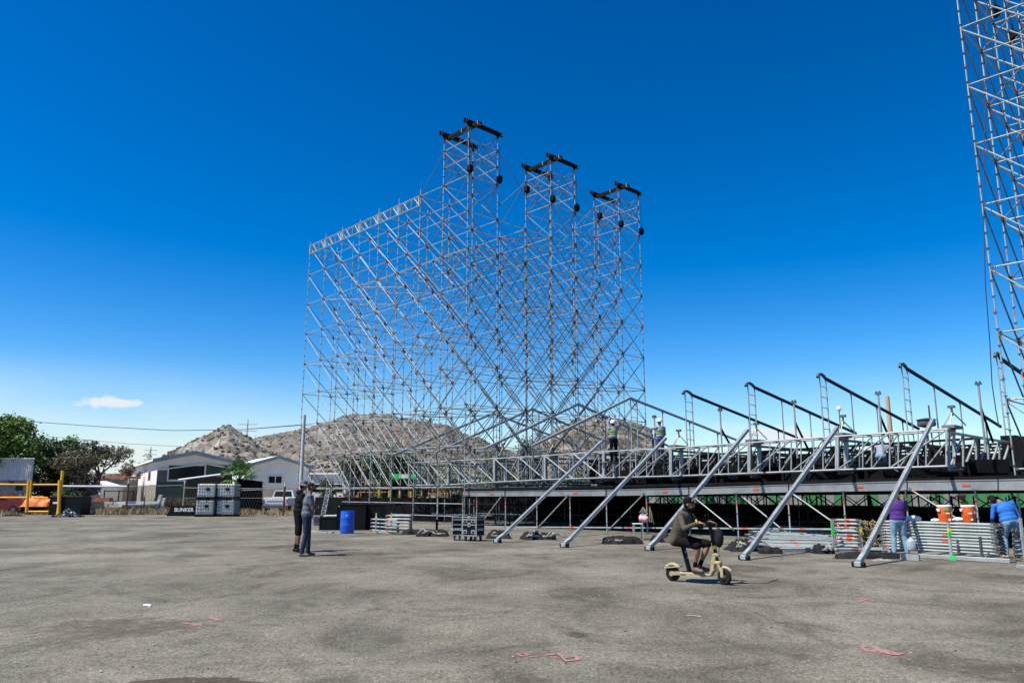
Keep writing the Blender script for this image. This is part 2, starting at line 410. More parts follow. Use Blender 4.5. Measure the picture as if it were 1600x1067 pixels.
def paint(pts, wd, z=.004):
    mb = MB()
    for a_, b_ in zip(pts, pts[1:]):
        d = (b_ - a_); 
        if d.length < .001: continue
        s_ = Vector((-d.y, d.x, 0)).normalized() * wd * random.uniform(.6, 1.1); e = d.normalized() * wd * .4
        mb.quad(a_ - s_ - e, b_ - s_ + e, b_ + s_ + e, a_ + s_ - e)
    for v in mb.v: v.z = z + random.uniform(0, .0008)
    return mb
def sprayed(name, polys, wd, label=None):
    mb = MB()
    for k, pl in enumerate(polys):
        q = paint([G(x, y) for x, y in pl], wd, .004 + .0012 * k); b = len(mb.v); mb.v += q.v; mb.f += [tuple(i + b for i in f) for f in q.f]; mb.m += q.m
    tag(mb.build(name, 'pinkpaint'), kind='structure')
M['pinkpaint'] = mat('pink_spray_paint', (.45, .14, .13), .9, 0, 0, 1, c2=(.19, .155, .135))
M['pinkpaint'].node_tree.nodes['Noise Texture'].inputs['Scale'].default_value = 30
sprayed('paint_marking', [[(1346, 1011), (1352, 1009), (1364, 1010), (1371, 1014), (1366, 1018), (1356, 1017), (1347, 1012)], [(1371, 1014), (1380, 1020), (1376, 1015), (1388, 1022), (1384, 1016)], [(1384, 1020), (1396, 1023), (1410, 1021)], [(1392, 1018), (1404, 1024)]], .028)
sprayed('paint_marking', [[(806, 1022), (818, 1020), (826, 1023), (816, 1025), (808, 1022)], [(828, 1026), (842, 1025)], [(850, 1024), (872, 1022), (880, 1028), (901, 1026), (903, 1031), (885, 1033), (876, 1028), (868, 1027)], [(872, 1021), (884, 1034)]], .022)
sprayed('paint_marking', [[(1337, 937), (1351, 939), (1368, 941)], [(1340, 941), (1354, 936), (1366, 939)]], .03)
sprayed('paint_marking', [[(1308, 934), (1320, 935)]], .025)
sprayed('paint_marking', [[(322, 967), (334, 966), (346, 968)], [(328, 964), (340, 969)]], .03)
sprayed('paint_marking', [[(284, 973), (300, 975), (316, 977)], [(300, 978), (314, 975)]], .025)
# brown damp patch at the near edge
mb = MB(); c = G(300, 1071); n = 40; mb.v = [c + Vector((math.cos(a_) * .56 * (1 + .15 * math.sin(5 * a_ + 1) + random.uniform(-.06, .06)), math.sin(a_) * .30 * (1 + random.uniform(-.12, .12)), .004)) for a_ in [2 * math.pi * i / n for i in range(n)]]
mb.face(range(n)); M['damp'] = mat('damp_soil', (.060, .040, .022), .9, 0, .5, 12, .6, 30); tag(mb.build('damp_patch', 'damp'), kind='structure')
# loose stones and grit
mb = MB()
for i in range(800):
    px = random.uniform(0, 1600); py = 815 + 250 * random.random() ** .8; p = G(px, py); r_ = random.uniform(.004, .011) * (1 if random.random() > .05 else 1.8)
    mb.ell(p + Vector((0, 0, r_ * .4)), (r_, r_ * .8, r_ * .6), 0 if random.random() > .45 else 1, 5, 4, jit=.2)
M['stone'] = mat('stones', (.33, .31, .28), .9, 0, .4, 9); M['stoned'] = mat('dark_stones', (.10, .095, .085), .9, 0, .4, 9)
tag(mb.build('loose_gravel', ['stone', 'stoned']), 'small loose stones scattered over the asphalt yard', 'gravel', kind='stuff')

# ---- hills
def hill_mat(name, ca, cb, cc):
    m = bpy.data.materials.new(name); m.use_nodes = True; t = m.node_tree; b = t.nodes['Principled BSDF']; l = t.links.new
    tcn = t.nodes.new('ShaderNodeTexCoord')
    n = t.nodes.new('ShaderNodeTexNoise'); n.inputs['Scale'].default_value = .035; n.inputs['Detail'].default_value = 10; n.inputs['Roughness'].default_value = .75; l(tcn.outputs['Object'], n.inputs['Vector'])
    r = t.nodes.new('ShaderNodeValToRGB'); e = r.color_ramp.elements; e[0].position = .41; e[0].color = (*ca, 1); e[1].position = .52; e[1].color = (*cb, 1); q = e.new(.60); q.color = (*cc, 1); l(n.outputs[0], r.inputs[0])
    v = t.nodes.new('ShaderNodeTexNoise'); v.inputs['Scale'].default_value = .35; v.inputs['Detail'].default_value = 6; v.inputs['Roughness'].default_value = .8; l(tcn.outputs['Object'], v.inputs['Vector'])
    r2 = t.nodes.new('ShaderNodeValToRGB'); r2.color_ramp.elements[0].position = .42; r2.color_ramp.elements[0].color = (.28, .28, .24, 1); r2.color_ramp.elements[1].position = .54; r2.color_ramp.elements[1].color = (1.1, 1.1, 1.1, 1); l(v.outputs[0], r2.inputs[0])
    mx = t.nodes.new('ShaderNodeMix'); mx.data_type = 'RGBA'; mx.blend_type = 'MULTIPLY'; mx.inputs[0].default_value = 1; l(r.outputs[0], mx.inputs[6]); l(r2.outputs[0], mx.inputs[7]); l(mx.outputs[2], b.inputs['Base Color'])
    b.inputs['Roughness'].default_value = .95
    bp = t.nodes.new('ShaderNodeBump'); bp.inputs['Strength'].default_value = .8; bp.inputs['Distance'].default_value = 3; l(v.outputs[0], bp.inputs['Height']); l(bp.outputs[0], b.inputs['Normal'])
    return m
M['hill_a'] = hill_mat('hill_rock', (.105, .086, .058), (.28, .243, .195), (.45, .405, .34))
M['hill_b'] = hill_mat('hill_dust', (.13, .108, .08), (.25, .218, .182), (.325, .29, .245))
from mathutils import noise as mn
def hill(prof, Yr, Yf, m, seed, rough, steep=1.0, nb=0, bs=(1.2, 2.6)):
    xs = [p[0] for p in prof]; nx = int((xs[-1] - xs[0]) / 2.5); ny = 46
    mb = MB(); grid = []
    for j in range(ny):
        t = j / (ny - 1) * 1.35                       # t=1 at the ridge, beyond is the far slope
        Yj = Yf + (Yr - Yf) * t
        for i in range(nx + 1):
            px = xs[0] + (xs[-1] - xs[0]) * i / nx
            py = np.interp(px, xs, [p[1] for p in prof]); H = W(px, py, Yr).z
            X = (px - 800) / 1229.0 * Yj
            s_ = math.sin(min(t, 1) * math.pi / 2) ** steep if t <= 1 else math.cos((t - 1) * math.pi / .9)
            v = Vector((X * .012, Yj * .012, seed)); nz = mn.fractal(v * 4, 1.0, 2.1, 6) * rough * H
            edge = min(1, min(i, nx - i) / 6)
            z = H * s_ * edge + nz * (math.sin(min(t, 1) * math.pi) * 1.0 + .10) * edge
            mb.v.append(Vector((X, Yj, max(z, -1) if j else -1)))
    for j in range(ny - 1):
        for i in range(nx):
            b = j * (nx + 1) + i; mb.face((b, b + 1, b + nx + 2, b + nx + 1))
    o = mb.build('hill', m, smooth=180); tag(o, kind='structure')
    if nb:
        bb = MB()
        for q in range(nb):
            j = int(random.random() ** 1.5 * 34); i = random.randint(2, nx - 2)
            if mn.noise(Vector((i * .12, j * .2, seed))) < -.12 and random.random() < .8: continue
            p = mb.v[j * (nx + 1) + i].lerp(mb.v[(j + 1) * (nx + 1) + i + 1], random.random()); r_ = random.uniform(*bs) * Yr / 500
            bb.ell(p + Vector((0, 0, r_ * .3)), (r_, r_, r_ * .75), 0, 6, 5, jit=.25)
        tag(bb.build('scrub', 'bush'), 'dark dry scrub dotted over the %s' % ('stony pointed hill behind the white houses' if Yr < 500 else ('broad grey hill behind the scaffold' if prof[0][0] < 800 else 'rocky bluff behind the stage')), 'scrub', kind='stuff')
    return o
hill([(225, 740), (250, 716), (275, 703), (300, 691), (322, 681), (340, 674), (350, 673), (362, 679), (375, 687), (388, 692), (400, 703), (440, 716), (500, 740)], 420, 230, 'hill_a', 3, .13, 1.0, 1300, (.25, 1.1))
hill([(330, 740), (372, 697), (398, 690), (430, 684), (459, 678), (484, 674), (512, 666), (530, 658), (547, 656), (582, 657), (612, 658), (644, 664), (677, 669), (701, 673), (722, 684), (750, 690), (765, 699), (800, 712), (860, 735)], 620, 300, 'hill_b', 9, .09, 1.0, 1700, (.25, .95))
hill([(790, 740), (830, 702), (852, 691), (868, 681), (884, 671), (903, 664), (922, 660), (957, 662), (986, 668), (1006, 673), (1020, 678), (1027, 697), (1060, 720), (1100, 740)], 540, 330, 'hill_a', 15, .10, .55, 600, (.3, 1.1))
hill([(-300, 745), (-100, 738), (60, 742), (200, 740), (260, 745)], 900, 600, 'hill_b', 21, .05, 1, 200, (1, 2))
hill([(1080, 744), (1200, 735), (1400, 738), (1700, 730), (2000, 742)], 800, 500, 'hill_b', 27, .05, 1, 200, (1, 2))

# ================================================================== big scaffold
A = R(43.2); U = Vector((math.sin(A), -math.cos(A), 0)); V = Vector((math.cos(A), math.sin(A), 0)); BAY = 2.07
Z = Vector((0, 0, 1))
RP = .0225
def level_z(k): return 1.82 + 2 * k
def std(mb, p, z0, z1):
    mb.tube(p + Z * z0, p + Z * z1, RP, 0, 7)
    z = z0 + .35
    while z < z1 - .05:
        mb.tube(p + Z * (z - .008), p + Z * (z + .008), .062, 1, 6); z += .5
    # jack and base plate
    if z0 < .3: mb.box(p + Z * .006, (.16, .16, .012), 1)
    # orange bands
    z = z0 + random.uniform(.6, 2)
    while z < z1 - .3:
        mb.tube(p + Z * z, p + Z * (z + .09), RP + .003, 2, 7, caps=False); z += random.choice((2, 2, 4))
def ledger(mb, a_, b_, r_=RP, band=.42, m0=0):
    d = (b_ - a_).normalized(); mb.tube(a_ + d * .03, b_ - d * .03, r_, m0, 6)
    for p, s_ in ((a_, 1), (b_, -1)):
        mb.box(p + d * s_ * .06, (.10, .045, .075), 1, ax=(d, d.cross(Z).normalized() if abs(d.z) < .9 else Vector((1, 0, 0)), Z))
        if random.random() < band:
            q = p + d * s_ * random.uniform(.12, .4); mb.tube(q, q + d * .06, r_ + .003, 2, 6, caps=False)
SM = ['galv', 'galvd', 'orange', 'brace_shade']

def cell_scaffold(name, P0, cells, label, cat, near):
    pass
N1 = Vector((-2.29, 37.93, 0))
def P(u, v): return N1 + U * (u * BAY) + V * (v * BAY)
scaf = thing('scaffold_wall', P(-3, 1), 'tall L-shaped lattice of steel scaffold tubes with three small towers on top', 'scaffold')
nodes = {}                                    # (u, v) -> top level
for u in range(-8, 1):
    for v in range(0, 3): nodes[(u, v)] = 8 if v < 2 else 7
for u in range(-2, 1):
    for v in range(3, 8): nodes[(u, v)] = 8 if u > -2 else 7
TW = [(-1, 0), (-1, 3), (-1, 6)]              # towers' first corner
towers = set()
for (tu, tv) in TW:
    for a_ in (0, 1):
        for b_ in (0, 1): towers.add((tu + a_, tv + b_)); nodes[(tu + a_, tv + b_)] = 8
for (u, v), top in nodes.items():
    mb = MB(); std(mb, P(u, v), 0, (20.6 if (u, v) in towers else level_z(top) + random.uniform(.3, .5))); mb.build('standard', SM, scaf)
led = []; dia = []
def add_l(a_, b_): led.append(((a_ + b_) / 2, lambda mb, a_=a_, b_=b_: ledger(mb, a_, b_)))
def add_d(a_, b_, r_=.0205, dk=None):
    if dk is None: dk = abs((b_ - a_).normalized().dot(U)) < .3 or ((b_ - a_).dot(U) * (b_.z - a_.z) > 0) or ((a_ + b_) / 2 - N1).dot(U) > -3.2 * BAY  # these braces get the darker steel to look unlit
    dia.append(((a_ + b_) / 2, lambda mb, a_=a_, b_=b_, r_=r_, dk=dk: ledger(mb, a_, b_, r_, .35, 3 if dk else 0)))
def nb(u, v, du, dv): return (u + du, v + dv) in nodes
for (u, v), top in nodes.items():
    for du, dv in ((1, 0), (0, 1)):
        if not nb(u, v, du, dv): continue
        t2 = min(top, nodes[(u + du, v + dv)])
        a_, b_ = P(u, v), P(u + du, v + dv)
        for k in range(0, t2 + 1): add_l(a_ + Z * level_z(k), b_ + Z * level_z(k))
        for zz in (.42, 1.02):
            if (v == 0 and du) or (u == 0 and dv) or (zz < .5 and random.random() < .5): add_l(a_ + Z * zz, b_ + Z * zz)
        for k in range(0, t2):
            z0, z1 = level_z(k), level_z(k + 1)
            if du:
                add_d(a_ + Z * (z1 - .06), b_ + Z * (z0 + .06))
                if u >= -4 and (u + v + k) % 2 == 0 or u >= -2: add_d(a_ + Z * (z0 + .06) + V * .04, b_ + Z * (z1 - .06) + V * .04)
            else:
                if u in (-8, 0, -2) or (u + k) % 2 == 0 or u > -3: add_d(a_ + Z * (z1 - .06), b_ + Z * (z0 + .06))
                if v >= 1 and u >= -2 or (v == 0 and u == 0 and k % 2): add_d(a_ + Z * (z0 + .06) + U * .04, b_ + Z * (z1 - .06) + U * .04)
zt = level_z(8)
for (tu, tv) in TW:
    cs = [(tu, tv), (tu + 1, tv), (tu + 1, tv + 1), (tu, tv + 1)]
    for q in range(4):
        a_, b_ = P(*cs[q]), P(*cs[(q + 1) % 4])
        for dz in (1, 2): add_l(a_ + Z * (zt + dz), b_ + Z * (zt + dz))
        for s0 in (0, 1):
            add_d(a_ + Z * (zt + s0 + .05), b_ + Z * (zt + s0 + (1.95 if not s0 else 1.7))); add_d(b_ + Z * (zt + s0 + .05), a_ + Z * (zt + s0 + (1.95 if not s0 else 1.7)))
    for a_, b_ in (((0, tv + 1), (0, tv + 2)), ((-1, tv + 1), (-1, tv + 2)), ((0, tv), (0, tv - 1)), ((-1, tv), (-1, tv - 1)), ((-1, tv), (-2, tv))):
        if b_ in nodes: add_d(P(*a_) + Z * (zt + 2), P(*b_) + Z * zt)
# horizontal plan braces in some levels
for u in range(-8, 0):
    for v in (0, 1):
        for k in range(0, 8, 2):
            if (u + k // 2) % 2 == 0: add_d(P(u, v) + Z * (level_z(k) - .05), P(u + 1, v + 1) + Z * (level_z(k) - .05))
for v in range(2, 7):
    for k in range(1, 8, 2): add_d(P(-1, v) + Z * (level_z(k) - .05), P(0, v + 1) + Z * (level_z(k) - .05))
near0 = P(0, 0) + Z * 10
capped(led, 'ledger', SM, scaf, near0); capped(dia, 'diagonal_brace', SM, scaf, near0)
# lattice girder along the top of the left wing
def girder(a_, b_):
    mb = MB(); h = .56; d = (b_ - a_); t_ = a_ + Z * zt; e_ = b_ + Z * zt
    mb.tube(t_ + Z * .03, e_ + Z * .03, .026, 0, 6); mb.tube(t_ - Z * h, e_ - Z * h, .026, 0, 6)
    for q in range(4):
        p = a_ + d * (q + .5) / 4 + Z * zt; mb.tube(p + Z * .03, p - Z * h, .017, 0, 5)
        mb.tube(a_ + d * q / 4 + Z * (zt if q % 2 else zt - h), a_ + d * (q + 1) / 4 + Z * (zt - h if q % 2 else zt), .017, 0, 5)
    for p in (a_ + d * .04, b_ - d * .04): mb.box(p + Z * (zt - h / 2), (.012, .10, h), 0, ax=(V if abs(d.normalized().dot(U)) > .5 else U, d.normalized(), Z))
    mb.build('lattice_girder', SM, scaf)
for u in range(-8, -2): girder(P(u, 0) - V * .06, P(u + 1, 0) - V * .06)
girder(P(-8, 0) - U * .06, P(-8, 1) - U * .06)
# black steel beams on the three towers
for (tu, tv) in TW:
    for uu in (tu, tu + 1):
        a_ = P(uu, tv) - V * .33 + Z * 20.80; b_ = P(uu, tv + 1) + V * .33 + Z * 20.80; mb = MB()
        mb.bar(a_ + Z * .09, b_ + Z * .09, .15, .03, 0); mb.bar(a_ - Z * .09, b_ - Z * .09, .15, .03, 0); mb.bar(a_, b_, .03, .16, 0)
        for p in (a_, b_):
            for dd in (.12, .26):
                q = p + (b_ - a_).normalized() * (dd if p is a_ else -dd); mb.box(q, (.03, .16, .215), 1, ax=(V, U, Z))
        mb.build('tower_beam', ['blacksteel', 'alu'], scaf)
    a_ = P(tu, tv) - U * .12 + V * .26 + Z * 20.64; b_ = P(tu + 1, tv) + U * .62 + V * .26 + Z * 20.64; mb = MB()
    for s_ in (-.09, .09): mb.bar(a_ + V * s_, b_ + V * s_, .06, .17, 0)
    for f_ in (.03, .5, .97): mb.box(a_.lerp(b_, f_), (.05, .24, .19), 1, ax=(U, V, Z))
    mb.build('tower_beam', ['blacksteel', 'alu'], scaf)
    for c_ in ((tu, tv), (tu + 1, tv), (tu, tv + 1), (tu + 1, tv + 1)):
        mb = MB(); p = P(*c_); mb.box(p + Z * 20.75, (.17, .17, .14), 0, ax=(U, V, Z)); mb.tube(p + Z * 20.55, p + Z * 20.68, .06, 0, 8); mb.build('head_jack', ['blacksteel'], scaf)
# hoist blocks hanging in front of the right-hand face
def hoist_block(p, lab, grp, sc_=1.0):
    t_ = thing('hoist_block', p, lab, 'hoist block', grp)
    mb = MB(); mb.lathe((0, 0, 0), [(.03, -.30), (.10, -.24), (.17, -.16), (.17, .10), (.12, .17), (.05, .22)], 0, 8); mb.build('housing', ['blacksteel'], t_, world=False)
    mb = MB(); mb.tube((0, 0, .2), (0, 0, .36), .02, 0, 6); mb.path([(0, 0, .36), (.05, 0, .41), (0, 0, .48), (-.05, 0, .43)], .015, 0, 5); mb.build('hook', ['blacksteel'], t_, world=False)
    mb = MB(); mb.tube((0, 0, .45), (0, 0, 1.9), .008, 0, 5); mb.build('suspension_rope', ['blacksteel'], t_, world=False)
    return t_
nm = ['on the near leg of the tallest tower', 'on the right leg of the tallest tower', 'on the left leg of the middle tower', 'on the near leg of the middle tower', 'on the right leg of the middle tower', 'on the left leg of the lowest-looking tower', 'on the near leg of the lowest-looking tower', 'on the far right leg of the scaffold']
for v in range(8): hoist_block(P(0, v) + U * .16 + Z * 18.15, 'black hoist block hanging ' + nm[v], 'hoist blocks on the scaffold face')

# ================================================================== right-hand tower
R0 = Vector((14.45, 22.5, 0))
def PR(u, v): return R0 + U * (u * BAY) + V * (v * BAY)
rt = thing('scaffold_tower', PR(1, 2), 'tall scaffold tower cut by the right edge of the view', 'scaffold')
led = []; dia = []
RL = [.24 + 2 * k for k in range(0, 11)]
rn = [(u, v) for u in range(0, 3) for v in range(0, 6)]
for (u, v) in rn:
    mb = MB(); std(mb, PR(u, v), 0, 20.7); mb.build('standard', SM, rt)
    for du, dv in ((1, 0), (0, 1)):
        if (u + du, v + dv) not in rn: continue
        a_, b_ = PR(u, v), PR(u + du, v + dv)
        for k, z in enumerate(RL):
            if k == 0 or z > 1: add_l(a_ + Z * z, b_ + Z * z)
            if k and k + 1 < len(RL):
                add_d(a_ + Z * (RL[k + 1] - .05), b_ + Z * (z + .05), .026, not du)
                if du and v % 2: add_d(a_ + Z * (z + .05) + V * .04, b_ + Z * (RL[k + 1] - .05) + V * .04)
capped(led, 'ledger', SM, rt, Vector((12, 19, 8))); capped(dia, 'diagonal_brace', SM, rt, Vector((12, 19, 8)))
hb = hoist_block(W(1555, 17, 25.6), 'black hoist block at the top of the right-hand tower', 'hoist blocks on the right tower')
hb = hoist_block(W(1583, 56, 26.8), 'second lower hoist block by the right edge of the view', 'hoist blocks on the right tower')
mb = MB(); pts = [W(x, y, 22.2) for x, y in ((1545, -60), (1541, 60), (1538, 200), (1537, 350), (1540, 450), (1547, 540), (1550, 600), (1556, 640), (1561, 668))]
mb.path(pts, .014, 0, 6); tag(mb.build('hanging_cable', 'cable', smooth=True), 'thin blue cable hanging beside the right-hand tower', 'cable')
# ================================================================== stage
US = Vector((.7071, -.7071, 0)); VS = Vector((.7071, .7071, 0)); CL = 44300.0
def YL(px): return CL / (px + 429.0)
def ip(px, tab): return float(np.interp(px, [t[0] for t in tab], [t[1] for t in tab]))
BT = [(640, 769), (730, 768), (1000, 764.5), (1220, 757.7), (1430, 751.7), (1600, 749), (1700, 747)]
BB = [(640, 774.5), (730, 775), (1000, 774), (1220, 768.6), (1430, 765.5), (1600, 765), (1700, 765)]
def bpt(px, back):                        # ground point of the line 'back' metres behind the front line that lands on column px
    p = W(px, 800, YL(px)); p.z = 0; q = p + VS * back; kk = (px - 800) / 1229.5
    return q + US * ((kk * q.y - q.x) / (US.x - kk * US.y))
def LP(px, py, back=0.0):
    p = W(px, py, YL(px)); return p + VS * back
def solve_v(P0, px):                      # distance along VS from P0 that lands on pixel column px (horizontal position)
    k = (px - 800) / F
    # X/(depth along view) ; column uses view-space depth, approximate with elevation near the horizon
    kk = (px - 800) / 1229.5
    return (kk * P0.y - P0.x) / (VS.x - kk * VS.y)
stage = thing('stage', LP(1200, 830) * 1.0, 'long low concert stage deck on steel posts, aluminium beam along its front', 'stage')
stage.location.z = 0
posts = [683, 723, 745, 790, 839, 891, 948, 1011, 1077, 1152, 1233, 1320, 1418, 1527, 1645]
def gpt(px): 
    p = W(px, 800, YL(px)); p.z = 0; return p
for i, px in enumerate(posts):
    p = gpt(px); zt_ = zat(ip(px, BB), YL(px)) - .01
    mb = MB(); mb.tube(p + Z * .02, p + Z * zt_, .027, 0, 8); mb.box(p + Z * .01, (.18, .18, .02), 1)
    mb.tube(p + Z * (zt_ - .22), p + Z * (zt_ - .1), .045, 1, 8); mb.box(p + Z * zt_, (.14, .14, .03), 1)
    z = .35
    while z < zt_ - .2: mb.tube(p + Z * z, p + Z * (z + .016), .058, 1, 6); z += .5
    q = zt_ - .42; mb.tube(p + Z * q, p + Z * (q + .12), .030, 2, 8, caps=False)
    mb.build('stage_post', SM, stage)
for a_, b_ in ((723, 790), (790, 948), (948, 1077), (1077, 1233), (1233, 1418), (1418, 1560), (1560, 1700)):
    pa0, pa1, pb0, pb1 = LP(a_ + 1, ip(a_, BT), -.03), LP(a_ + 1, ip(a_, BB), -.03), LP(b_ - 1, ip(b_, BT), -.03), LP(b_ - 1, ip(b_, BB), -.03)
    mb = MB(); mb.prism([pa1, pb1, pb0, pa0], VS * .10)
    c_ = (pa1 - pa0); mb.prism([pa0 + c_ * .04 - VS * .02, pb0 + (pb1 - pb0) * .04 - VS * .02, pb0 - (pb1 - pb0) * .06 - VS * .02, pa0 - c_ * .06 - VS * .02], VS * .14)
    mb.prism([pa1 - c_ * .05 - VS * .02, pb1 - (pb1 - pb0) * .05 - VS * .02, pb1 + (pb1 - pb0) * .04 - VS * .02, pa1 + c_ * .04 - VS * .02], VS * .14)
    q = mb.build('front_beam', 'beam', stage)
    t_ = random.uniform(.55, .8); e_ = pa1.lerp(pb1, t_) * .5 + pa0.lerp(pb0, t_) * .5; mb = MB(); mb.box(e_ - VS * .014, (.22, .006, .06), 0, ax=(pb0 - pa0, VS, Z)); mb.build('beam_marking', 'orange', q)
# deck and its dark frame
D = 13.0
mb = MB(); a0 = LP(724, ip(724, BT)); b0 = LP(1700, ip(1700, BT))
mb.prism([a0 + Z * .03, b0 + Z * .03, b0 + Z * .03 + VS * D, a0 + Z * .03 + VS * D], Z * .10)
for q in range(14):
    t_ = q / 13; p = a0.lerp(b0, t_); mb.bar(p - Z * .16 + VS * .2, p - Z * .16 + VS * D, .07, .26)
for vv in (.35, 3, 6, 9, 12): mb.bar(a0 - Z * .22 + VS * vv, b0 - Z * .26 + VS * vv, .10, .20)
mb.build('deck', 'blacksteel', stage)
mb = MB(); mb.bar(LP(745, 822.5), LP(1700, 829), .048, .048, 0)
for i, px in enumerate(range(800, 1560, 90)): mb.bar(LP(px, ip(px, [(745, 822.5), (1700, 829)]), -.003), LP(px + 6, ip(px + 6, [(745, 822.5), (1700, 829)]), -.003), .055, .055, 1)
mb.build('base_tube', ['galv', 'orange'], stage)
for (x0, y0, x1, y1) in ((786, 774, 757, 812), (889, 774, 842, 824), (1008, 771, 952, 828), (1085, 776, 1149, 828), (1238, 770, 1318, 826), (1421, 763, 1500, 812), (1160, 775, 1225, 828)):
    mb = MB(); ledger(mb, LP(x0, y0, -.06), LP(x1, y1, -.06), .024, 1); mb.build('front_brace', SM, stage)
# understage frames: black braces row behind row
mb = MB(); rows = []
for vv in (2.2, 4.4, 7.0, 9.5, 12):
    for i in range(len(posts) - 1):
        p, q = gpt(posts[i]) + VS * vv, gpt(posts[i + 1]) + VS * vv
        mb.tube(p, p + Z * 1.45, .03, 0, 6)
        if vv < 10: mb.tube(p + Z * 1.45, q + Z * .1, .022, 0, 5); 
        if i % 2 == 0: mb.tube(p + Z * .1, q + Z * 1.45, .022, 0, 5)
        mb.tube(p + Z * .95, q + Z * .95, .022, 0, 5)
mb.build('understage_frame', 'blacksteel', stage)
for vv in (3.2, 5.6, 8.2):
    for i in range(len(posts) - 1):
        if (i + int(vv)) % 2: continue
        p, q = gpt(posts[i]) + VS * vv, gpt(posts[i + 1]) + VS * vv
        mb = MB(); mb.tube(p + Z * .5, q + Z * .5, .02, 0, 5); mb.build('understage_ledger', 'galvd', stage); mb = MB(); mb.tube(p.lerp(q, .4), p.lerp(q, .4) + Z * 1.4, .022, 0, 6); mb.build('understage_post', 'galvd', stage)
def drape(name, a_, b_, z0, z1, m, label=None, cat=None, parent=None, fold=.05, thick=.02):
    mb = MB(); n = max(6, int((b_ - a_).length / .25)); d = (b_ - a_).normalized(); nrm = Vector((-d.y, d.x, 0))
    for s_ in (0, 1):
        for i in range(n + 1):
            p = a_.lerp(b_, i / n) + nrm * (math.sin(i * 1.7 + .6 * math.sin(i * .7)) * fold + s_ * thick)
            mb.v += [Vector((p.x, p.y, z0)), Vector((p.x, p.y, z1 + .015 * math.sin(i * .9)))]
    m2 = 2 * (n + 1)
    for i in range(n):
        mb.face((2*i, 2*i+2, 2*i+3, 2*i+1)); mb.face((m2+2*i+1, m2+2*i+3, m2+2*i+2, m2+2*i)); mb.face((2*i+1, 2*i+3, m2+2*i+3, m2+2*i+1))
    o = mb.build(name, m, parent, smooth=60)
    if label: tag(o, label, cat)
    return o
drape('skirt_cloth', bpt(702, 5), bpt(905, 5), .05, 1.42, 'blackfab', parent=stage)
drape('skirt_cloth', bpt(900, 8), bpt(1012, 8), .05, 1.42, 'blackfab', parent=stage)
drape('skirt_cloth', bpt(1010, 9), bpt(1500, 9), .05, .98, 'blackfab', parent=stage)
drape('skirt_cloth', bpt(1470, 6), bpt(1720, 6), .05, 1.05, 'blackfab', parent=stage)
# black barrier cloth behind the left wing
for i, (xa, xb) in enumerate(((492, 560), (560, 632), (632, 716))):
    a_ = G(xa, 806.5); b_ = G(xb, 808); a_ = W(xa, 790, 47 - i * 1.5); b_ = W(xb - 1, 790, 45.5 - i * 1.5)
    drape('black_screen', Vector((a_.x, a_.y, 0)), Vector((b_.x, b_.y, 0)), .0, 1.28, 'blackfab', 'low black cloth screen behind the scaffold legs, ' + ('left of the tall black crate' if i == 0 else 'middle one of three' if i == 1 else 'nearest the road cases'), 'screen')
# ------------------------------------------------------------------ roof structure lying on the stage
roof = thing('stage_roof', gpt(1150) + VS * 5 + Z * 1.9, 'aluminium roof frame of box trusses and bent rafters resting low over the stage', 'stage roof')
J = [(630, 723, 758), (692, 720, 757), (764, 716, 753), (843, 711.5, 749), (935, 705, 746), (1040, 699.5, 743.5), (1163, 691, 739), (1301, 681, 733.5), (1475, 669, 727.5)]
JP = [(LP(x, yt, .35), LP(x, yb, .35)) for x, yt, yb in J]
def truss_panel(mb, t0, b0, t1, b1, n, kind, r_, post=None, m=0, vr=None):
    mb.tube(t0, t1, r_, m, 8); mb.tube(b0, b1, r_, m, 8)
    for i in range(n + 1):
        f = i / n; a_, c_ = t0.lerp(t1, f), b0.lerp(b1, f)
        if i in (0, n) and post:
            d = (t1 - t0).normalized() * (post * .55 if i == 0 else -post * .55); mb.bar(a_ + d, c_ + d, post, post, m, up=(t1 - t0))
        else: mb.tube(a_, c_, vr or r_ * .85, m, 7)
        if i < n:
            g_ = (i + 1) / n
            if kind == 1: mb.tube(c_, t0.lerp(t1, g_), vr or r_ * .85, m, 7)
            elif kind == 2: mb.tube(a_, b0.lerp(b1, g_), vr or r_ * .85, m, 7)
for i in range(len(J) - 1):
    t0, b0 = JP[i]; t1, b1 = JP[i + 1]
    mb = MB(); truss_panel(mb, t0, b0, t1, b1, 2 if i > 1 else 2, 1 if i >= 4 else 2, .030, .055)
    for f in (.25, .75): mb.tube(t0.lerp(t1, f), b0.lerp(b1, f), .02, 0, 6)
    mb.build('front_truss', 'alu', roof)
    o = VS * .75; mb = MB(); truss_panel(mb, t0 + o, b0 + o, t1 + o, b1 + o, 4, 1, .03, .07)
    for f in (0, .25, .5, .75, 1): mb.tube(t0.lerp(t1, f), t0.lerp(t1, f) + o, .02, 0, 6); mb.tube(b0.lerp(b1, f), b0.lerp(b1, f) + o, .02, 0, 6)
    mb.build('rear_chord_truss', 'alu', roof)
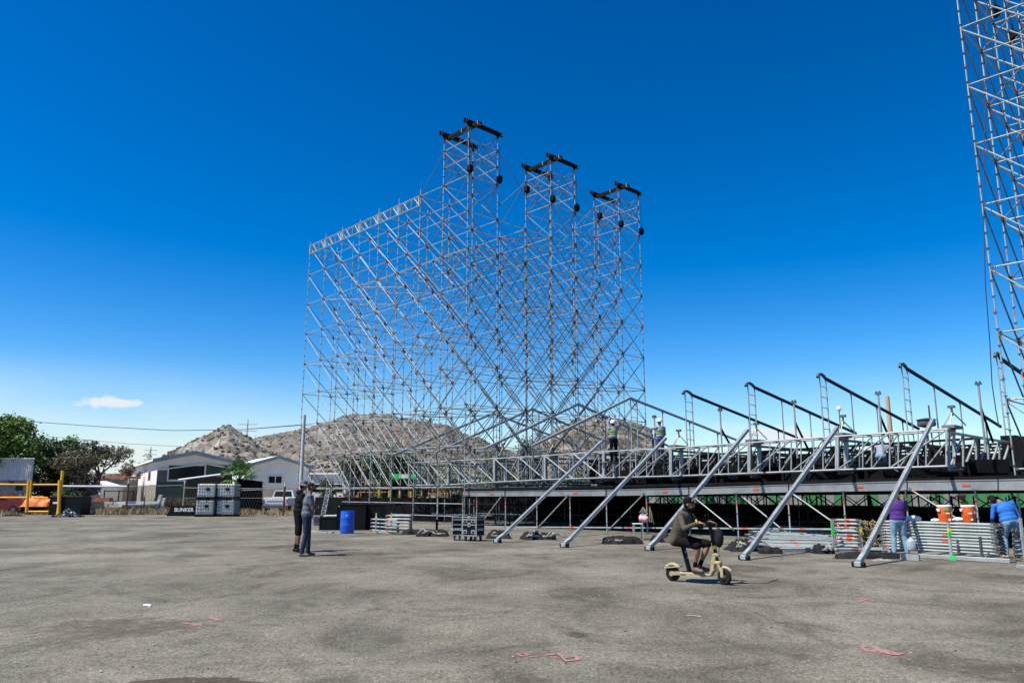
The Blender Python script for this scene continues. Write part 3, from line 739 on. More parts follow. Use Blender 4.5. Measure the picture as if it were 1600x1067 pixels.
# cross trusses going back from each joint; the last one is the open side truss
for i, (t_, b_) in enumerate(JP):
    mb = MB(); L_ = 7.2; dz = Z * -.10
    truss_panel(mb, t_ + VS * .1 + dz, b_ + VS * .1 + dz, t_ + VS * L_ + dz, b_ + VS * L_ + dz, 5 if i == 8 else 4, 2 if i < 4 else 1, .026, .05, vr=.036 if i == 8 else .028)
    for (a_, c_) in ((t_, t_), (b_, b_)): mb.bar(a_ + VS * .12 + dz, c_ + VS * L_ + dz, .06, .085, 0, bev=.01)
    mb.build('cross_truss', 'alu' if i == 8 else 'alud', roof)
    if i > 1:
        mb = MB(); truss_panel(mb, t_ + VS * (L_ + .2), b_ + VS * (L_ + .2), t_ + VS * 15, b_ + VS * 15, 6, 1, .045, .16); mb.bar(t_ + VS * L_ + Z * .05, t_ + VS * 15 + Z * .05, .2, .14); mb.build('black_truss', 'blacksteel', roof)
    # sleeve block, pin tripod on top
    mb = MB(); mb.box(t_ + VS * .5 + Z * .08, (.36, .9, .09), 0, ax=(US, VS, Z)); mb.box(t_ + VS * .05 + Z * .02, (.09, .12, .10), 0, ax=(US, VS, Z)); mb.build('corner_block', 'alud', roof)
    if i > 0:
        mb = MB(); c_ = t_ + VS * .6 + Z * .14; hd = c_ + Z * .55
        mb.tube(c_ + Z * .3, hd, .035, 0, 8); mb.box(hd + Z * .03, (.20, .10, .08), 0, ax=(US, VS, Z))
        mb.bar(c_ - US * .28, c_ + Z * .42, .025, .025, 1); mb.bar(c_ + US * .3 + VS * .2, c_ + Z * .42, .04, .03, 0); mb.bar(c_ - VS * .3, (c_ - VS * .3).lerp(c_ + Z * .42, .6), .025, .025, 1); mb.bar((c_ - VS * .3).lerp(c_ + Z * .42, .6), c_ + Z * .42, .026, .026, 2)
        mb.build('hinge_tripod', ['galvd', 'alu', 'yellow'], roof)
for vv, mm in ((3.4, 'blacksteel'), (7.2, 'blacksteel'), (9.5, 'blacksteel'), (12, 'blacksteel'), (15, 'blacksteel')):
    for i in range(2 if vv > 4 else 3, len(J) - 1):
        t0, b0 = JP[i]; t1, b1 = JP[i + 1]; o = VS * vv
        mb = MB(); truss_panel(mb, t0 + o - Z * .12, b0 + o, t1 + o - Z * .12, b1 + o, 5 if vv > 4 else 4, 1 + int(vv * 2 + i) % 2, .042, .12); 
        if vv > 4: truss_panel(mb, t0 + o - Z * .5 + VS * .6, b0 + o + VS * .6 - Z * .1, t1 + o - Z * .5 + VS * .6, b1 + o + VS * .6 - Z * .1, 6, 2, .04)
        mb.build('black_truss', mm, roof)
# stacked platforms and steel on the deck, packed and blackened to darken the interior
def clutter(n, seed, x0, x1):
    rnd = random.Random(seed); mb = MB(); mb2 = MB()
    for q in range(n):
        px = rnd.uniform(x0, x1); vv = rnd.uniform(1.6, 11); p = bpt(px, vv); z0 = 1.95 if px > 900 else 1.8
        k = rnd.random()
        if k < .45: mb.box(p + Z * (z0 + rnd.uniform(.1, .5)), (rnd.uniform(.4, 1.5), rnd.uniform(.3, .8), rnd.uniform(.15, .6)), 0, rnd.uniform(0, 3))
        elif k < .72: mb.tube(p + Z * z0, p + Z * (z0 + rnd.uniform(.5, 1.1)), .035, 0, 6)
        else:
            a_ = rnd.uniform(0, 3.14); d = Vector((math.cos(a_), math.sin(a_), rnd.uniform(-.1, .35))); (mb2 if rnd.random() < .5 else mb).tube(p + Z * (z0 + .3), p + Z * (z0 + .3) + d * rnd.uniform(.6, 2), .024, 0, 6)
    return mb, mb2
c1_, c2_ = clutter(520, 5, 950, 1570)
c1_.build('stacked_dark_frames', 'blacksteel', stage)['kind'] = 'stuff'; c2_.build('loose_deck_tubes', 'alud', stage)['kind'] = 'stuff'
drape('shade_backdrop', bpt(1060, 12), bpt(1640, 12), 1.9, 3.15, 'blackfab', parent=stage, fold=.12)  # added black backdrop that darkens the interior behind the trusses
mb = MB(); e_ = JP[8][0] + VS * 7.3; mb.box(Vector((e_.x, e_.y, 2.75)), (.5, .5, 1.75), 0, ax=(US, VS, Z)); mb.build('corner_sleeve', 'blacksteel', roof)
mb = MB(); e_ = gpt(1572) + VS * 3.2; mb.box(Vector((e_.x, e_.y, 2.55)), (.35, .35, 1.5), 0, ax=(US, VS, Z)); mb.build('corner_sleeve', 'blacksteel', roof)
# ---- bent rafters
CR = 57000.0
def ridge(px, py): return W(px, py, CR / (px + 429.0))
def on_v(P0, px, py):
    # point on the vertical plane through P0 along VS that projects to the pixel
    d = ray(px, py); n_ = Vector((VS.y, -VS.x, 0)); o = Vector((0, 0, CAMH))
    t = (P0 - o).dot(n_) / d.dot(n_); return o + d * t
RAF = [((771, 646), (612, 712), (905, 697)), ((832, 639), (681, 707), (962, 697)), ((904, 631.5), (757, 701), (1045, 697)), ((985, 622), (831, 697), (1150, 687)),
       ((1070, 611), None, (1246, 684)), ((1168, 598.5), None, (1338, 677.5)), ((1280, 584.5), None, (1436, 670.5)), ((1408, 568.5), None, (1564, 667)), ((1556, 552), None, (1700, 655))]
for i, (rp, lp, bp) in enumerate(RAF):
    T = ridge(*rp); B_ = on_v(T, *bp); zb = 3.25
    mb = MB(); d = (B_ - T).normalized()
    if lp:
        Lf = on_v(T, *lp); mb.bar(Lf, T - VS * .35 - Z * .12, .10, .12, 0, bev=.015)
        mb.bar(T - VS * .36 - Z * .125, T + VS * .0 + Z * .01, .10, .12, 0); mb.bar(T, T + d * .5 - Z * .02, .10, .12, 0)
        mb.bar(T + d * .48, B_, .10, .12, 0, bev=.015)
        mb.build('bent_rafter', 'alu', roof)
        t_ = Lf; mb = MB(); mb.tube(Lf, Vector((Lf.x, Lf.y, 2.6)) + VS * .2, .04, 0, 8); mb.build('rafter_foot', 'alud', roof)
    else:
        crv = [T - VS * .22 - Z * .16, T - VS * .12 - Z * .06, T + Z * .0, T + VS * .2 + Z * .02, T + VS * .42 - Z * .03, T + VS * .6 - Z * .11]
        for a_, c_ in zip(crv, crv[1:]): mb.bar(a_, c_, .10, .10, 0)
        mb.bar(T + VS * .58 - Z * .09, B_ + Z * .05, .10, .045, 0); mb.bar(T + VS * .58 - Z * .16, B_ - Z * .02, .08, .07, 1); 
        mb.build('bent_rafter', ['galvd', 'blacksteel'], roof)
    # ladder frame under the bend
    mb = MB(); w_ = .62 if not lp else .55
    a_ = T - Z * .08; c_ = T + VS * w_ - Z * (.2)
    for q in (a_, c_): mb.bar(q, Vector((q.x, q.y, 2.7)), .045, .04, 0, up=VS)
    z = a_.z - .45
    while z > 3.3: mb.tube(Vector((a_.x, a_.y, z)), Vector((c_.x, c_.y, z)), .017, 0, 6); z -= .46
    mb.build('ladder_frame', 'alu', roof)
    for f in (.27, .52, .80):
        p = T.lerp(B_, f) - Z * .1; 
        if p.z - 2.8 > .3: mb = MB(); mb.bar(p, Vector((p.x, p.y, 2.7)), .045, .045, 0); mb.tube(p - Z * .06, p + Z * .03, .05, 0, 8); mb.build('rafter_post', 'alu' if f < .6 else 'galvd', roof)
# posts with clamp heads standing on the truss between the joints
for (x, y) in ((1002, 651), (1105.6, 640), (1222, 627), (1355.6, 613), (1515, 597)):
    p = LP(x, y, .9); b_ = Vector((p.x, p.y, 2.75)); mb = MB(); mb.bar(p, b_, .055, .055, 0, bev=.008); mb.box(p + Z * .04, (.17, .10, .06), 1, ax=(US, VS, Z)); mb.box(p + Z * .09 + US * .05, (.03, .10, .06), 1, ax=(US, VS, Z)); mb.box(p + Z * .09 - US * .05, (.03, .10, .06), 1, ax=(US, VS, Z))
    q = p.lerp(b_, .35); mb.bar(q, b_ + VS * .9 + Z * .35, .06, .05, 2); mb.build('head_post', ['alu', 'galvd', 'blacksteel'], roof)
# ------------------------------------------------------------------ leaning masts
MA = [((777, 848), (940, 690)), ((882, 855), (1040, 685)), ((1015, 860), (1168, 672)), ((1163, 875), (1308, 668)), ((1342, 886), (1457, 657))]
for i, (f_, t_) in enumerate(MA):
    foot = G(*f_); top = W(t_[0], t_[1], YL(t_[0]) - .25)
    m_ = thing('leaning_mast', foot, ('silver square mast leaning back on the roof truss, ' + ['foot beside the two road cases', 'foot left of the white stool', 'foot just behind the scooter rider', 'foot beside the loose tube pile', 'foot in front of the purple-shirted man'][i]), 'mast', 'square masts leaning against the stage roof')
    d = (top - foot).normalized(); s0 = foot + d * .42 + Z * .05
    mb = MB(); mb.bar(s0, top, .110, .110, 0, up=VS.cross(d), bev=.015); sd_ = d.cross(Z).normalized(); up_ = sd_.cross(d)
    for s_ in (-1, 1): mb.bar(s0 + up_ * .056 + sd_ * s_ * .03, top + up_ * .056 + sd_ * s_ * .035, .02, .012, 0)
    mb.build('mast_tube', 'alu', m_)
    mb = MB(); mb.bar(foot + Z * .10, s0, .10, .12, 0, bev=.01); mb.box(foot + Z * .07, (.20, .14, .10), 0, math.atan2(d.y, d.x), .012); mb.build('hinge_fork', 'galv', m_)
    mb = MB(); r_ = math.atan2(d.y, d.x) + R(90); a_ = Vector((math.cos(r_), math.sin(r_), 0))
    for s_ in (-1, 1): mb.tube(foot + a_ * s_ * .06 + Z * .06, foot + a_ * s_ * .13 + Z * .06, .06, 0, 12)
    mb.tube(foot - a_ * .15 + Z * .06, foot + a_ * .15 + Z * .06, .018, 0, 8); mb.build('foot_wheel', 'blacksteel', m_)
# ================================================================== people
def remeshed(prims, voxel, name, parent, smooth_it=2):
    """prims: (kind, data, material). All closed shapes are fused into one skin by a voxel remesh; faces take the nearest prim's material."""
    mb = MB()
    for k, d, m in prims:
        if k == 'c': a_, b_, r0, r1 = d; mb.tube(a_, b_, r0, 0, 12, r1); mb.ell(a_, (r0,) * 3, 0, 12, 9); mb.ell(b_, (r1,) * 3, 0, 12, 9)
        else: c_, rad, ax = d; mb.ell(c_, rad, 0, 16, 12, ax)
    me = bpy.data.meshes.new('tmp'); me.from_pydata([tuple(v) for v in mb.v], [], mb.f); o = bpy.data.objects.new('tmp', me); col.objects.link(o)
    r_ = o.modifiers.new('r', 'REMESH'); r_.mode = 'VOXEL'; r_.voxel_size = voxel; r_.use_smooth_shade = True
    s_ = o.modifiers.new('s', 'SMOOTH'); s_.factor = .5; s_.iterations = smooth_it
    dg = bpy.context.evaluated_depsgraph_get(); dg.update(); nm_ = bpy.data.meshes.new_from_object(o.evaluated_get(dg)); bpy.data.objects.remove(o)
    n = len(nm_.polygons); c = np.zeros(n * 3); nm_.polygons.foreach_get('center', c); c = c.reshape(-1, 3)
    mats_ = []; best = np.full(n, 1e9); idx = np.zeros(n, int)
    for k, d, m in prims:
        if m not in mats_: mats_.append(m)
        if k == 'c':
            a_, b_, r0, r1 = np.array(d[0]), np.array(d[1]), d[2], d[3]; ab = b_ - a_; t = np.clip(((c - a_) @ ab) / max(ab @ ab, 1e-9), 0, 1)
            dist = np.linalg.norm(c - (a_ + t[:, None] * ab), axis=1) - (r0 + (r1 - r0) * t)
        else:
            cc, rad, ax = np.array(d[0]), np.array(d[1]), np.array([tuple(a) for a in d[2]]) if d[2] else np.eye(3)
            q = (c - cc) @ ax.T; kk = np.linalg.norm(q / rad, axis=1); dist = (kk - 1) * min(rad)
        g_ = dist < best; best[g_] = dist[g_]; idx[g_] = mats_.index(m)
    for m in mats_: nm_.materials.append(M[m])
    nm_.polygons.foreach_set('material_index', idx.astype(np.int32)); nm_.polygons.foreach_set('use_smooth', [True] * n); nm_.name = name
    ob = bpy.data.objects.new(name, nm_); col.objects.link(ob); ob.parent = parent; return ob
def v3(*a): return Vector(a)
def person(loc, rz, J_, wr, label, voxel=.009, extras=None, face=True, group=None):
    """J_: joints in local metres, facing +Y. wr: clothing materials."""
    root = thing('person', loc, label, 'person', group, rz)
    g = lambda k: Vector(J_[k]); sk = wr.get('skin', 'skin'); top = wr['top']; bot = wr['bottom']; pr = []
    pel, che, nck, hd = g('pelvis'), g('chest'), g('neck'), g('head')
    up = (nck - pel).normalized(); yaw = wr.get('tyaw', 0); rx = Vector((math.cos(yaw), math.sin(yaw), 0)); rx = (rx - up * rx.dot(up)).normalized(); fw = up.cross(rx)
    b_ = wr.get('bulk', 1.0); mid = pel.lerp(che, .5)
    E = lambda c_, rad, m, ax=None: pr.append(('e', (c_, rad, ax), m)); C = lambda a, b, r0, r1, m: pr.append(('c', (a, b, r0, r1), m))
    E(pel + up * .0, (.165 * b_, .120 * b_, .13), bot, (rx, fw, up)); E(mid, (.160 * b_, .122 * b_, .20), top, (rx, fw, up)); E(pel + up * (.13 if not wr.get('low') else .05), (.176 * b_, .134 * b_, .13), top, (rx, fw, up))
    E(che, (.178 * b_, .122 * b_, .19), top, (rx, fw, up)); E(che + up * .13, (.16 * b_, .095, .08), top, (rx, fw, up))
    if wr.get('belly'): E(mid + fw * .045, (.14, .12, .15), top, (rx, fw, up))
    C(che + up * .17, nck + up * .02, .062, .052, wr.get('neckmat', sk)); C(nck, hd - up * .02, .052, .05, wr.get('neckmat', sk))
    hy = wr.get('hyaw', 0) + yaw; hp = wr.get('hpitch', 0)
    hf = Vector((-math.sin(hy) * math.cos(hp), math.cos(hy) * math.cos(hp), math.sin(hp))); hx = Vector((math.cos(hy), math.sin(hy), 0)); hu = hx.cross(hf)
    if face: 
        E(hd + hu * .025 - hf * .008, (.074, .094, .090), sk, (hx, hf, hu)); E(hd - hu * .045 + hf * .030, (.055, .062, .062), sk, (hx, hf, hu)); C(hd + hf * .085 + hu * .012, hd + hf * .104 - hu * .018, .010, .015, sk)
        for s_ in (-1, 1): E(hd + hx * .076 * s_ - hu * .005, (.012, .020, .032), sk, (hx, hf, hu))
    else: E(hd, (.085, .10, .12), wr.get('headmat', sk), (hx, hf, hu))
    sw = wr.get('sw', .185)
    for s_, S in ((-1, 'L'), (1, 'R')):
        sh = che + up * .125 + rx * s_ * sw * b_; el = g('el' + S); wrp = g('wr' + S); slv = wr.get('sleeve', 'long'); fm = top if slv == 'long' else sk
        C(che + up * .12 + rx * s_ * .10, sh, .075, .068, top); C(sh, sh.lerp(el, .62), .066, .056, top)
        C(sh.lerp(el, .55), el, .056 if slv == 'long' else .047, .048 if slv == 'long' else .043, fm); C(el, el.lerp(wrp, .45), .048 if slv == 'long' else .042, .044 if slv == 'long' else .038, fm); C(el.lerp(wrp, .45), wrp, .044 if slv == 'long' else .038, .034 if slv == 'long' else .027, fm)
        fd = (wrp - el).normalized(); hdv = Vector(J_.get('hd' + S, fd)).normalized(); sidev = hdv.cross(Vector(J_.get('pn' + S, (0, 0, 1)))).normalized(); pnv = sidev.cross(hdv).normalized()
        C(wrp, wrp + hdv * .03, .026, .030, sk); E(wrp + hdv * .062, (.040, .050, .017), sk, (sidev, hdv, pnv))
        cu = J_.get('curl', .5) if not J_.get('grip' + S) else 1.25
        for q, (off, ln) in enumerate(((-.030, .070), (-.010, .080), (.010, .076), (.029, .060))):
            b0 = wrp + hdv * .10 + sidev * off; d1 = (hdv * math.cos(cu * .6) - pnv * math.sin(cu * .6)); d2 = (hdv * math.cos(cu * 1.4) - pnv * math.sin(cu * 1.4)); k1 = b0 + d1 * ln * .55
            C(b0, k1, .0100, .0095, sk); C(k1, k1 + d2 * ln * .5, .0095, .0085, sk)
        tb = wrp + hdv * .03 - sidev * s_ * .030; t1 = tb + (hdv * .6 - sidev * s_ * .75 - pnv * .25).normalized() * .045; C(tb, t1, .014, .011, sk); C(t1, t1 + (hdv * .9 - pnv * .5).normalized() * .032, .011, .0095, sk)
        hp_ = pel - up * .03 + rx * s_ * .092; kn = g('kn' + S); an = g('an' + S); lg = wr.get('legs', 'long')
        C(hp_, kn.lerp(hp_, .15), .098 * b_, .072, bot); 
        if lg == 'long': C(kn.lerp(hp_, .2), kn, .072, .064, bot); C(kn, kn.lerp(an, .45), .064, .062, bot); C(kn.lerp(an, .45), an + (kn - an).normalized() * .03, .062, .058, bot)
        elif lg == 'short': C(kn.lerp(hp_, .2), kn.lerp(hp_, .04), .082, .078, bot); C(kn.lerp(hp_, .1), kn, .056, .052, sk); C(kn, kn.lerp(an, .35), .052, .056, sk); C(kn.lerp(an, .35), an.lerp(kn, .22), .056, .036, sk); C(an.lerp(kn, .25), an, .040, .038, wr.get('sock', 'bshoe'))
        else: C(kn.lerp(hp_, .2), kn.lerp(an, .12), .085, .080, bot); C(kn, kn.lerp(an, .4), .052, .056, sk); C(kn.lerp(an, .35), an.lerp(kn, .22), .056, .036, sk); C(an.lerp(kn, .25), an, .040, .038, wr.get('sock', 'bshoe'))
        td = Vector(J_.get('toe' + S, (0, 1, 0))).normalized(); sm = wr.get('shoe', 'bshoe')
        h_ = an + Vector((0, 0, -.035)); C(an, h_ - td * .025, .042, .040, sm); C(h_ - td * .03, h_ + td * .06, .042, .045, sm); C(h_ + td * .05 - Z * .005, h_ + td * .16 - Z * .010, .044, .034, sm)
    body = remeshed(pr, voxel, 'body', root, 2)
    hm = wr.get('hair'); 
    if hm:
        mb = MB(); mb.ell(hd + hu * .045 - hf * .022, (.083, .094, .085), 0, 18, 12, (hx, hf, hu)); mb.ell(hd + hu * .0 - hf * .045, (.075, .062, .075), 0, 14, 10, (hx, hf, hu)); o = mb.build('hair', hm, root, True, world=False)
    if wr.get('beard'):
        mb = MB(); mb.ell(hd - hu * .068 + hf * .045, (.058, .060, .045), 0, 14, 9, (hx, hf, hu), jit=.03); mb.build('beard', 'hair', root, True, world=False)
    if face:
        mb = MB()
        for s_ in (-1, 1): mb.ell(hd + hx * .031 * s_ + hf * .080 + hu * .018, (.012, .008, .007), 0, 8, 6, (hx, hf, hu)); mb.bar(hd + hx * .016 * s_ + hf * .088 + hu * .036, hd + hx * .048 * s_ + hf * .076 + hu * .036, .008, .007)
        mb.bar(hd - hx * .02 + hf * .089 - hu * .045, hd + hx * .02 + hf * .089 - hu * .045, .006, .006); mb.build('eyes', 'hair', root, True, world=False)
    if wr.get('hat') == 'bucket':
        mb = MB(); c_ = hd + hu * .055; mb.lathe(c_, [(.16, -.045), (.165, -.040), (.105, .005), (.102, .035), (.092, .085), (.06, .11), (.01, .118)], 0, 24, hu); mb.build('bucket_hat', wr['hatmat'], root, True, world=False)
    if wr.get('hat') == 'cap':
        mb = MB(); c_ = hd + hu * .045; mb.lathe(c_ - hf * .006, [(.094, -.01), (.098, .02), (.092, .055), (.065, .085), (.01, .095)], 0, 24, hu); n = 12; br = []
        for q in range(n + 1): a_ = R(25) + (R(130)) * q / n; br.append(c_ + hf * (math.sin(a_) * .092 + (.085 if 0 < q < n else 0) * math.sin(a_)) + hx * math.cos(a_) * .088 - hu * .008 - hu * (.012 if 0 < q < n else 0))
        mb.prism([c_ - hu * .008] + br, hu * .008); mb.build('cap', wr['hatmat'], root, True, world=False)
        if wr.get('logo'):
            mb = MB(); k_ = c_ + hf * .092 + hu * .03
            for q, (a, b) in enumerate(((-.045, .0), (-.028, .03), (-.012, -.005), (.006, .028), (.022, .0), (.04, .026), (.05, -.005))):
                p = k_ + hx * a + hu * b - hf * abs(a) * .4; mb.bar(p - hu * .016, p + hu * .012 + hx * .008, .010, .006, 0)
            mb.build('cap_logo', 'white', root, world=False)
    if wr.get('hat') == 'helmet':
        mb = MB(); c_ = hd + hu * .045; mb.lathe(c_, [(.125, -.015), (.128, -.008), (.108, .0), (.110, .035), (.095, .075), (.06, .105), (.01, .115)], 0, 22, hu); mb.prism([c_ + hx * .08 + hf * .07 - hu * .012, c_ + hx * .05 + hf * .15 - hu * .02, c_ - hx * .05 + hf * .15 - hu * .02, c_ - hx * .08 + hf * .07 - hu * .012], hu * .008)
        mb.build('helmet', wr.get('hatmat', 'whitep'), root, True, world=False)
    if extras: extras(root, dict(pel=pel, che=che, hd=hd, hf=hf, hx=hx, hu=hu, up=up, rx=rx, fw=fw))
    return root
def vest(m='hivis', bands=True):
    def f(root, k):
        up, rx, fw, che, pel = k['up'], k['rx'], k['fw'], k['che'], k['pel']
        mb = MB(); n = 24
        for z_, r1, r2 in ((-.10, .185, .13), (.0, .192, .136)):
            c_ = che + up * z_; b = len(mb.v)
            for t in (0, .05):
                for i in range(n): a_ = 2 * math.pi * i / n; mb.v.append(c_ + up * t + rx * math.cos(a_) * (r1 + .004) + fw * math.sin(a_) * (r2 + .004))
            for i in range(n): j = (i + 1) % n; mb.face((b + i, b + j, b + n + j, b + n + i))
        mb.build('reflective_band', m, root, True, world=False)
    return f
STAND = dict(pelvis=(0, 0, .95), chest=(0, .0, 1.27), neck=(0, .0, 1.50), head=(0, .015, 1.63), elL=(-.25, -.02, 1.12), elR=(.25, -.02, 1.12), wrL=(-.26, .06, .88), wrR=(.26, .06, .88),
             knL=(-.10, .02, .52), knR=(.10, .02, .52), anL=(-.11, -.02, .08), anR=(.11, -.02, .08))
def pose(**k): d = dict(STAND); d.update(k); return d
# man in the grey tee, arms folded, facing right
p_ = G(477, 868.5)
person(p_, R(-78), pose(pelvis=(0, 0, 1.00), chest=(0, .02, 1.34), neck=(0, .05, 1.57), head=(.0, .085, 1.705), elL=(-.25, .12, 1.17), elR=(.25, .14, 1.17), wrL=(.03, .26, 1.20), wrR=(-.03, .24, 1.25),
    hdL=(1, -.1, .1), hdR=(-1, -.1, .1), knL=(-.10, .05, .53), knR=(.11, -.01, .53), anL=(-.11, .05, .08), anR=(.13, -.09, .08), toeL=(-.15, 1, 0), toeR=(.25, 1, 0)),
    dict(top='tee', bottom='jeans', sleeve='short', hair='hair', beard=True, shoe='shoe', belly=True, low=True, bulk=1.2, skin='skind', hyaw=-.12), 'bearded man in a grey t-shirt and dark jeans, arms folded, watching the site', .009)
p_ = G(464, 862)
def hood(root, k):
    mb = MB(); c_ = k['che'] + k['up'] * .20 - k['fw'] * .055; mb.ell(c_, (.15, .085, .075), 0, 16, 10, (k['rx'], k['fw'], k['up'])); mb.build('hood', 'hoodie', root, True, world=False)
person(p_, R(-62), pose(pelvis=(0, 0, 1.03), chest=(0, .02, 1.38), neck=(0, .04, 1.62), head=(0, .09, 1.745), elL=(-.27, .06, 1.20), elR=(.27, .06, 1.20), wrL=(-.10, .20, 1.08), wrR=(.12, .20, 1.06),
    knL=(-.10, .02, .55), knR=(.12, .0, .55), anL=(-.10, -.03, .08), anR=(.14, -.02, .08), toeL=(-.1, 1, 0), toeR=(.2, 1, 0)),
    dict(top='hoodie', bottom='blackfab', legs='knee', hair='hair', hat='bucket', hatmat='hat', low=True, bulk=1.22, skin='skind', sock='blackfab', hpitch=-.12), 'man in a black hoodie, knee-length shorts and a grey-blue bucket hat', .009, extras=hood)
# man in the purple shirt, seen from behind, arms up to a post
p_ = G(1408, 868.5)
person(p_, R(-12), pose(pelvis=(0, 0, .88), chest=(0, .02, 1.19), neck=(0, .06, 1.40), head=(-.0, .11, 1.52), elL=(-.26, .18, 1.02), elR=(.27, .16, 1.14), wrL=(-.12, .36, 1.10), wrR=(.24, .30, 1.38), hdR=(0, .3, 1),
    knL=(-.12, .03, .49), knR=(.12, .03, .49), anL=(-.15, 0, .08), anR=(.16, 0, .08)), dict(top='purple', bottom='ljeans', sleeve='short', hair='hair', shoe='bshoe', low=True, bulk=1.14, skin='skind'), 'man in a purple shirt and light jeans, back turned, reaching up', .009)
# man in the blue shirt, bending
p_ = G(1582, 872)
person(p_, R(-4), pose(pelvis=(.02, -.02, .88), chest=(.0, .06, 1.16), neck=(-.07, .16, 1.35), head=(-.20, .22, 1.37), elL=(-.31, .10, .96), elR=(.31, .08, .96), wrL=(-.22, .32, .86), wrR=(.22, .30, .82),
    knL=(-.10, .04, .48), knR=(.13, .0, .48), anL=(-.14, -.02, .08), anR=(.18, -.06, .08)), dict(top='blues', bottom='ljeans', hair='hair', hat='cap', hatmat='blackfab', shoe='cream', low=True, bulk=1.25, skin='skind', hpitch=-.5), 'man in a bright blue long-sleeved shirt bending over at the right edge', .009)
# workers on the roof trusses
p_ = W(958, 662, 33.0)
person(Vector((p_.x, p_.y, 2.83)), R(15), pose(elL=(-.22, .08, 1.62), elR=(.26, .06, 1.60), wrL=(-.10, .16, 1.86), wrR=(.16, .12, 1.86), hdL=(0, .1, 1), hdR=(0, .1, 1)), dict(top='wshirt', bottom='blackfab', hair='hair', hat='helmet', shoe='bshoe', skin='skind', hpitch=.3), 'worker in a white helmet and hi-vis shirt reaching up with both arms', .013, extras=vest())
mb = MB(); mb.box(Vector((p_.x, p_.y, 2.81)), (1.4, .4, .04), 0, ax=(VS, US, Z)); tag(mb.build('walk_board', 'alud'), 'narrow board on the truss under the worker with raised arms', 'board')
p_ = W(1031, 668, 31.5)
person(Vector((p_.x, p_.y, 2.74)), R(20), pose(elL=(-.36, .10, 1.36), wrL=(-.56, .22, 1.46), elR=(.27, .08, 1.14), wrR=(.22, .28, 1.05), hdL=(-1, .3, .1)), dict(top='wshirt', bottom='navy', hat='helmet', shoe='bshoe', skin='skind', bulk=1.05), 'worker in a white helmet and pale hi-vis shirt stretching an arm to the left', .013, extras=vest())
mb = MB(); mb.box(Vector((p_.x, p_.y, 2.72)), (1.4, .4, .04), 0, ax=(VS, US, Z)); tag(mb.build('walk_board', 'alud'), 'narrow board on the truss under the worker with one arm out', 'board')
p_ = W(1376, 694, 27.5)
person(Vector((p_.x, p_.y, 1.98)), R(-35), pose(pelvis=(0, -.15, .86), chest=(.0, .08, 1.10), neck=(0, .26, 1.22), head=(0, .36, 1.27), elL=(-.24, .30, .95), wrL=(-.14, .48, .80), elR=(.24, .30, .95), wrR=(.14, .48, .80), anL=(-.12, 0, .08), anR=(.12, -.1, .08)), dict(top='wshirt', bottom='ljeans', hair='hair', shoe='bshoe', skin='skind', hpitch=-.5), 'worker in a pale blue shirt stooping on the deck inside the roof trusses', .013)
p_ = W(1507, 776, 23.8)
person(Vector((p_.x, p_.y, 0)), R(60), pose(pelvis=(0, 0, .86), chest=(0, .0, 1.13), neck=(0, .03, 1.34), head=(0, .06, 1.45)), dict(top='hivis', bottom='blackfab', hat='helmet', shoe='bshoe', skin='skind'), 'worker in a helmet and yellow vest standing in the shade behind the orange coolers', .013)

# ================================================================== scooter and rider
rw = G(1052, 907.5); hdg = R(-37); 
sco = thing('electric_scooter', rw, 'cream-coloured electric scooter with a seat, ridden across the yard', 'scooter', None, hdg)   # local +X forward
WB = .98; WR = .135
def wheel(x, rot=0):
    o = thing('wheel', (x, 0, WR), None, None); del_ = [o.__delitem__(k) for k in list(o.keys())]
    o.parent = sco; o.rotation_euler = (0, 0, rot)
    mb = MB(); mb.lathe((0, 0, 0), [(.088, -.028), (.118, -.032), (.132, -.020), (.135, 0), (.132, .020), (.118, .032), (.088, .028)], 0, 32, (0, 1, 0)); mb.build('tyre', 'tyre', o, 50, world=False)
    mb = MB(); mb.lathe((0, 0, 0), [(.02, -.038), (.045, -.038), (.05, -.022), (.086, -.020), (.092, -.026), (.092, .026), (.086, .020), (.05, .022), (.045, .038), (.02, .038)], 0, 28, (0, 1, 0)); mb.build('rim', 'galvd', o, 30, world=False)
wheel(0); wheel(WB, -.22)
def sp(name, m, fn, smooth=35): mb = MB(); fn(mb); return mb.build(name, m, sco, smooth, world=False)
sp('deck', ['cream', 'rubber'], lambda b: (b.box((.46, 0, .155), (.60, .17, .05), 0, bev=.015), b.box((.46, 0, .184), (.54, .14, .008), 1), b.box((.22, 0, .15), (.14, .13, .06), 0, bev=.015), b.bar((.18, .07, .15), (0, .07, .135), .02, .05, 0), b.bar((.18, -.07, .15), (0, -.07, .135), .02, .05, 0), b.bar((.72, 0, .16), (.80, 0, .26), .10, .06, 0, bev=.015), b.bar((.30, -.10, .13), (.66, -.10, .13), .02, .03, 0)))
sp('rear_fender', ['cream', 'rubber'], lambda b: (b.path([(math.cos(t) * -.165 + .0, 0, WR + math.sin(t) * .165) for t in [R(20 + 15 * i) for i in range(9)]], .03, 0, 8), b.bar((-.13, 0, WR + .10), (.17, 0, .27), .11, .02, 0), b.box((-.155, 0, WR + .07), (.03, .05, .04), 1)))
sp('hub_cover', 'cream', lambda b: (b.tube((0, -.045, WR), (0, -.065, WR), .045, 0, 14), b.bar((0, -.055, WR), (.16, -.06, .16), .02, .06)))
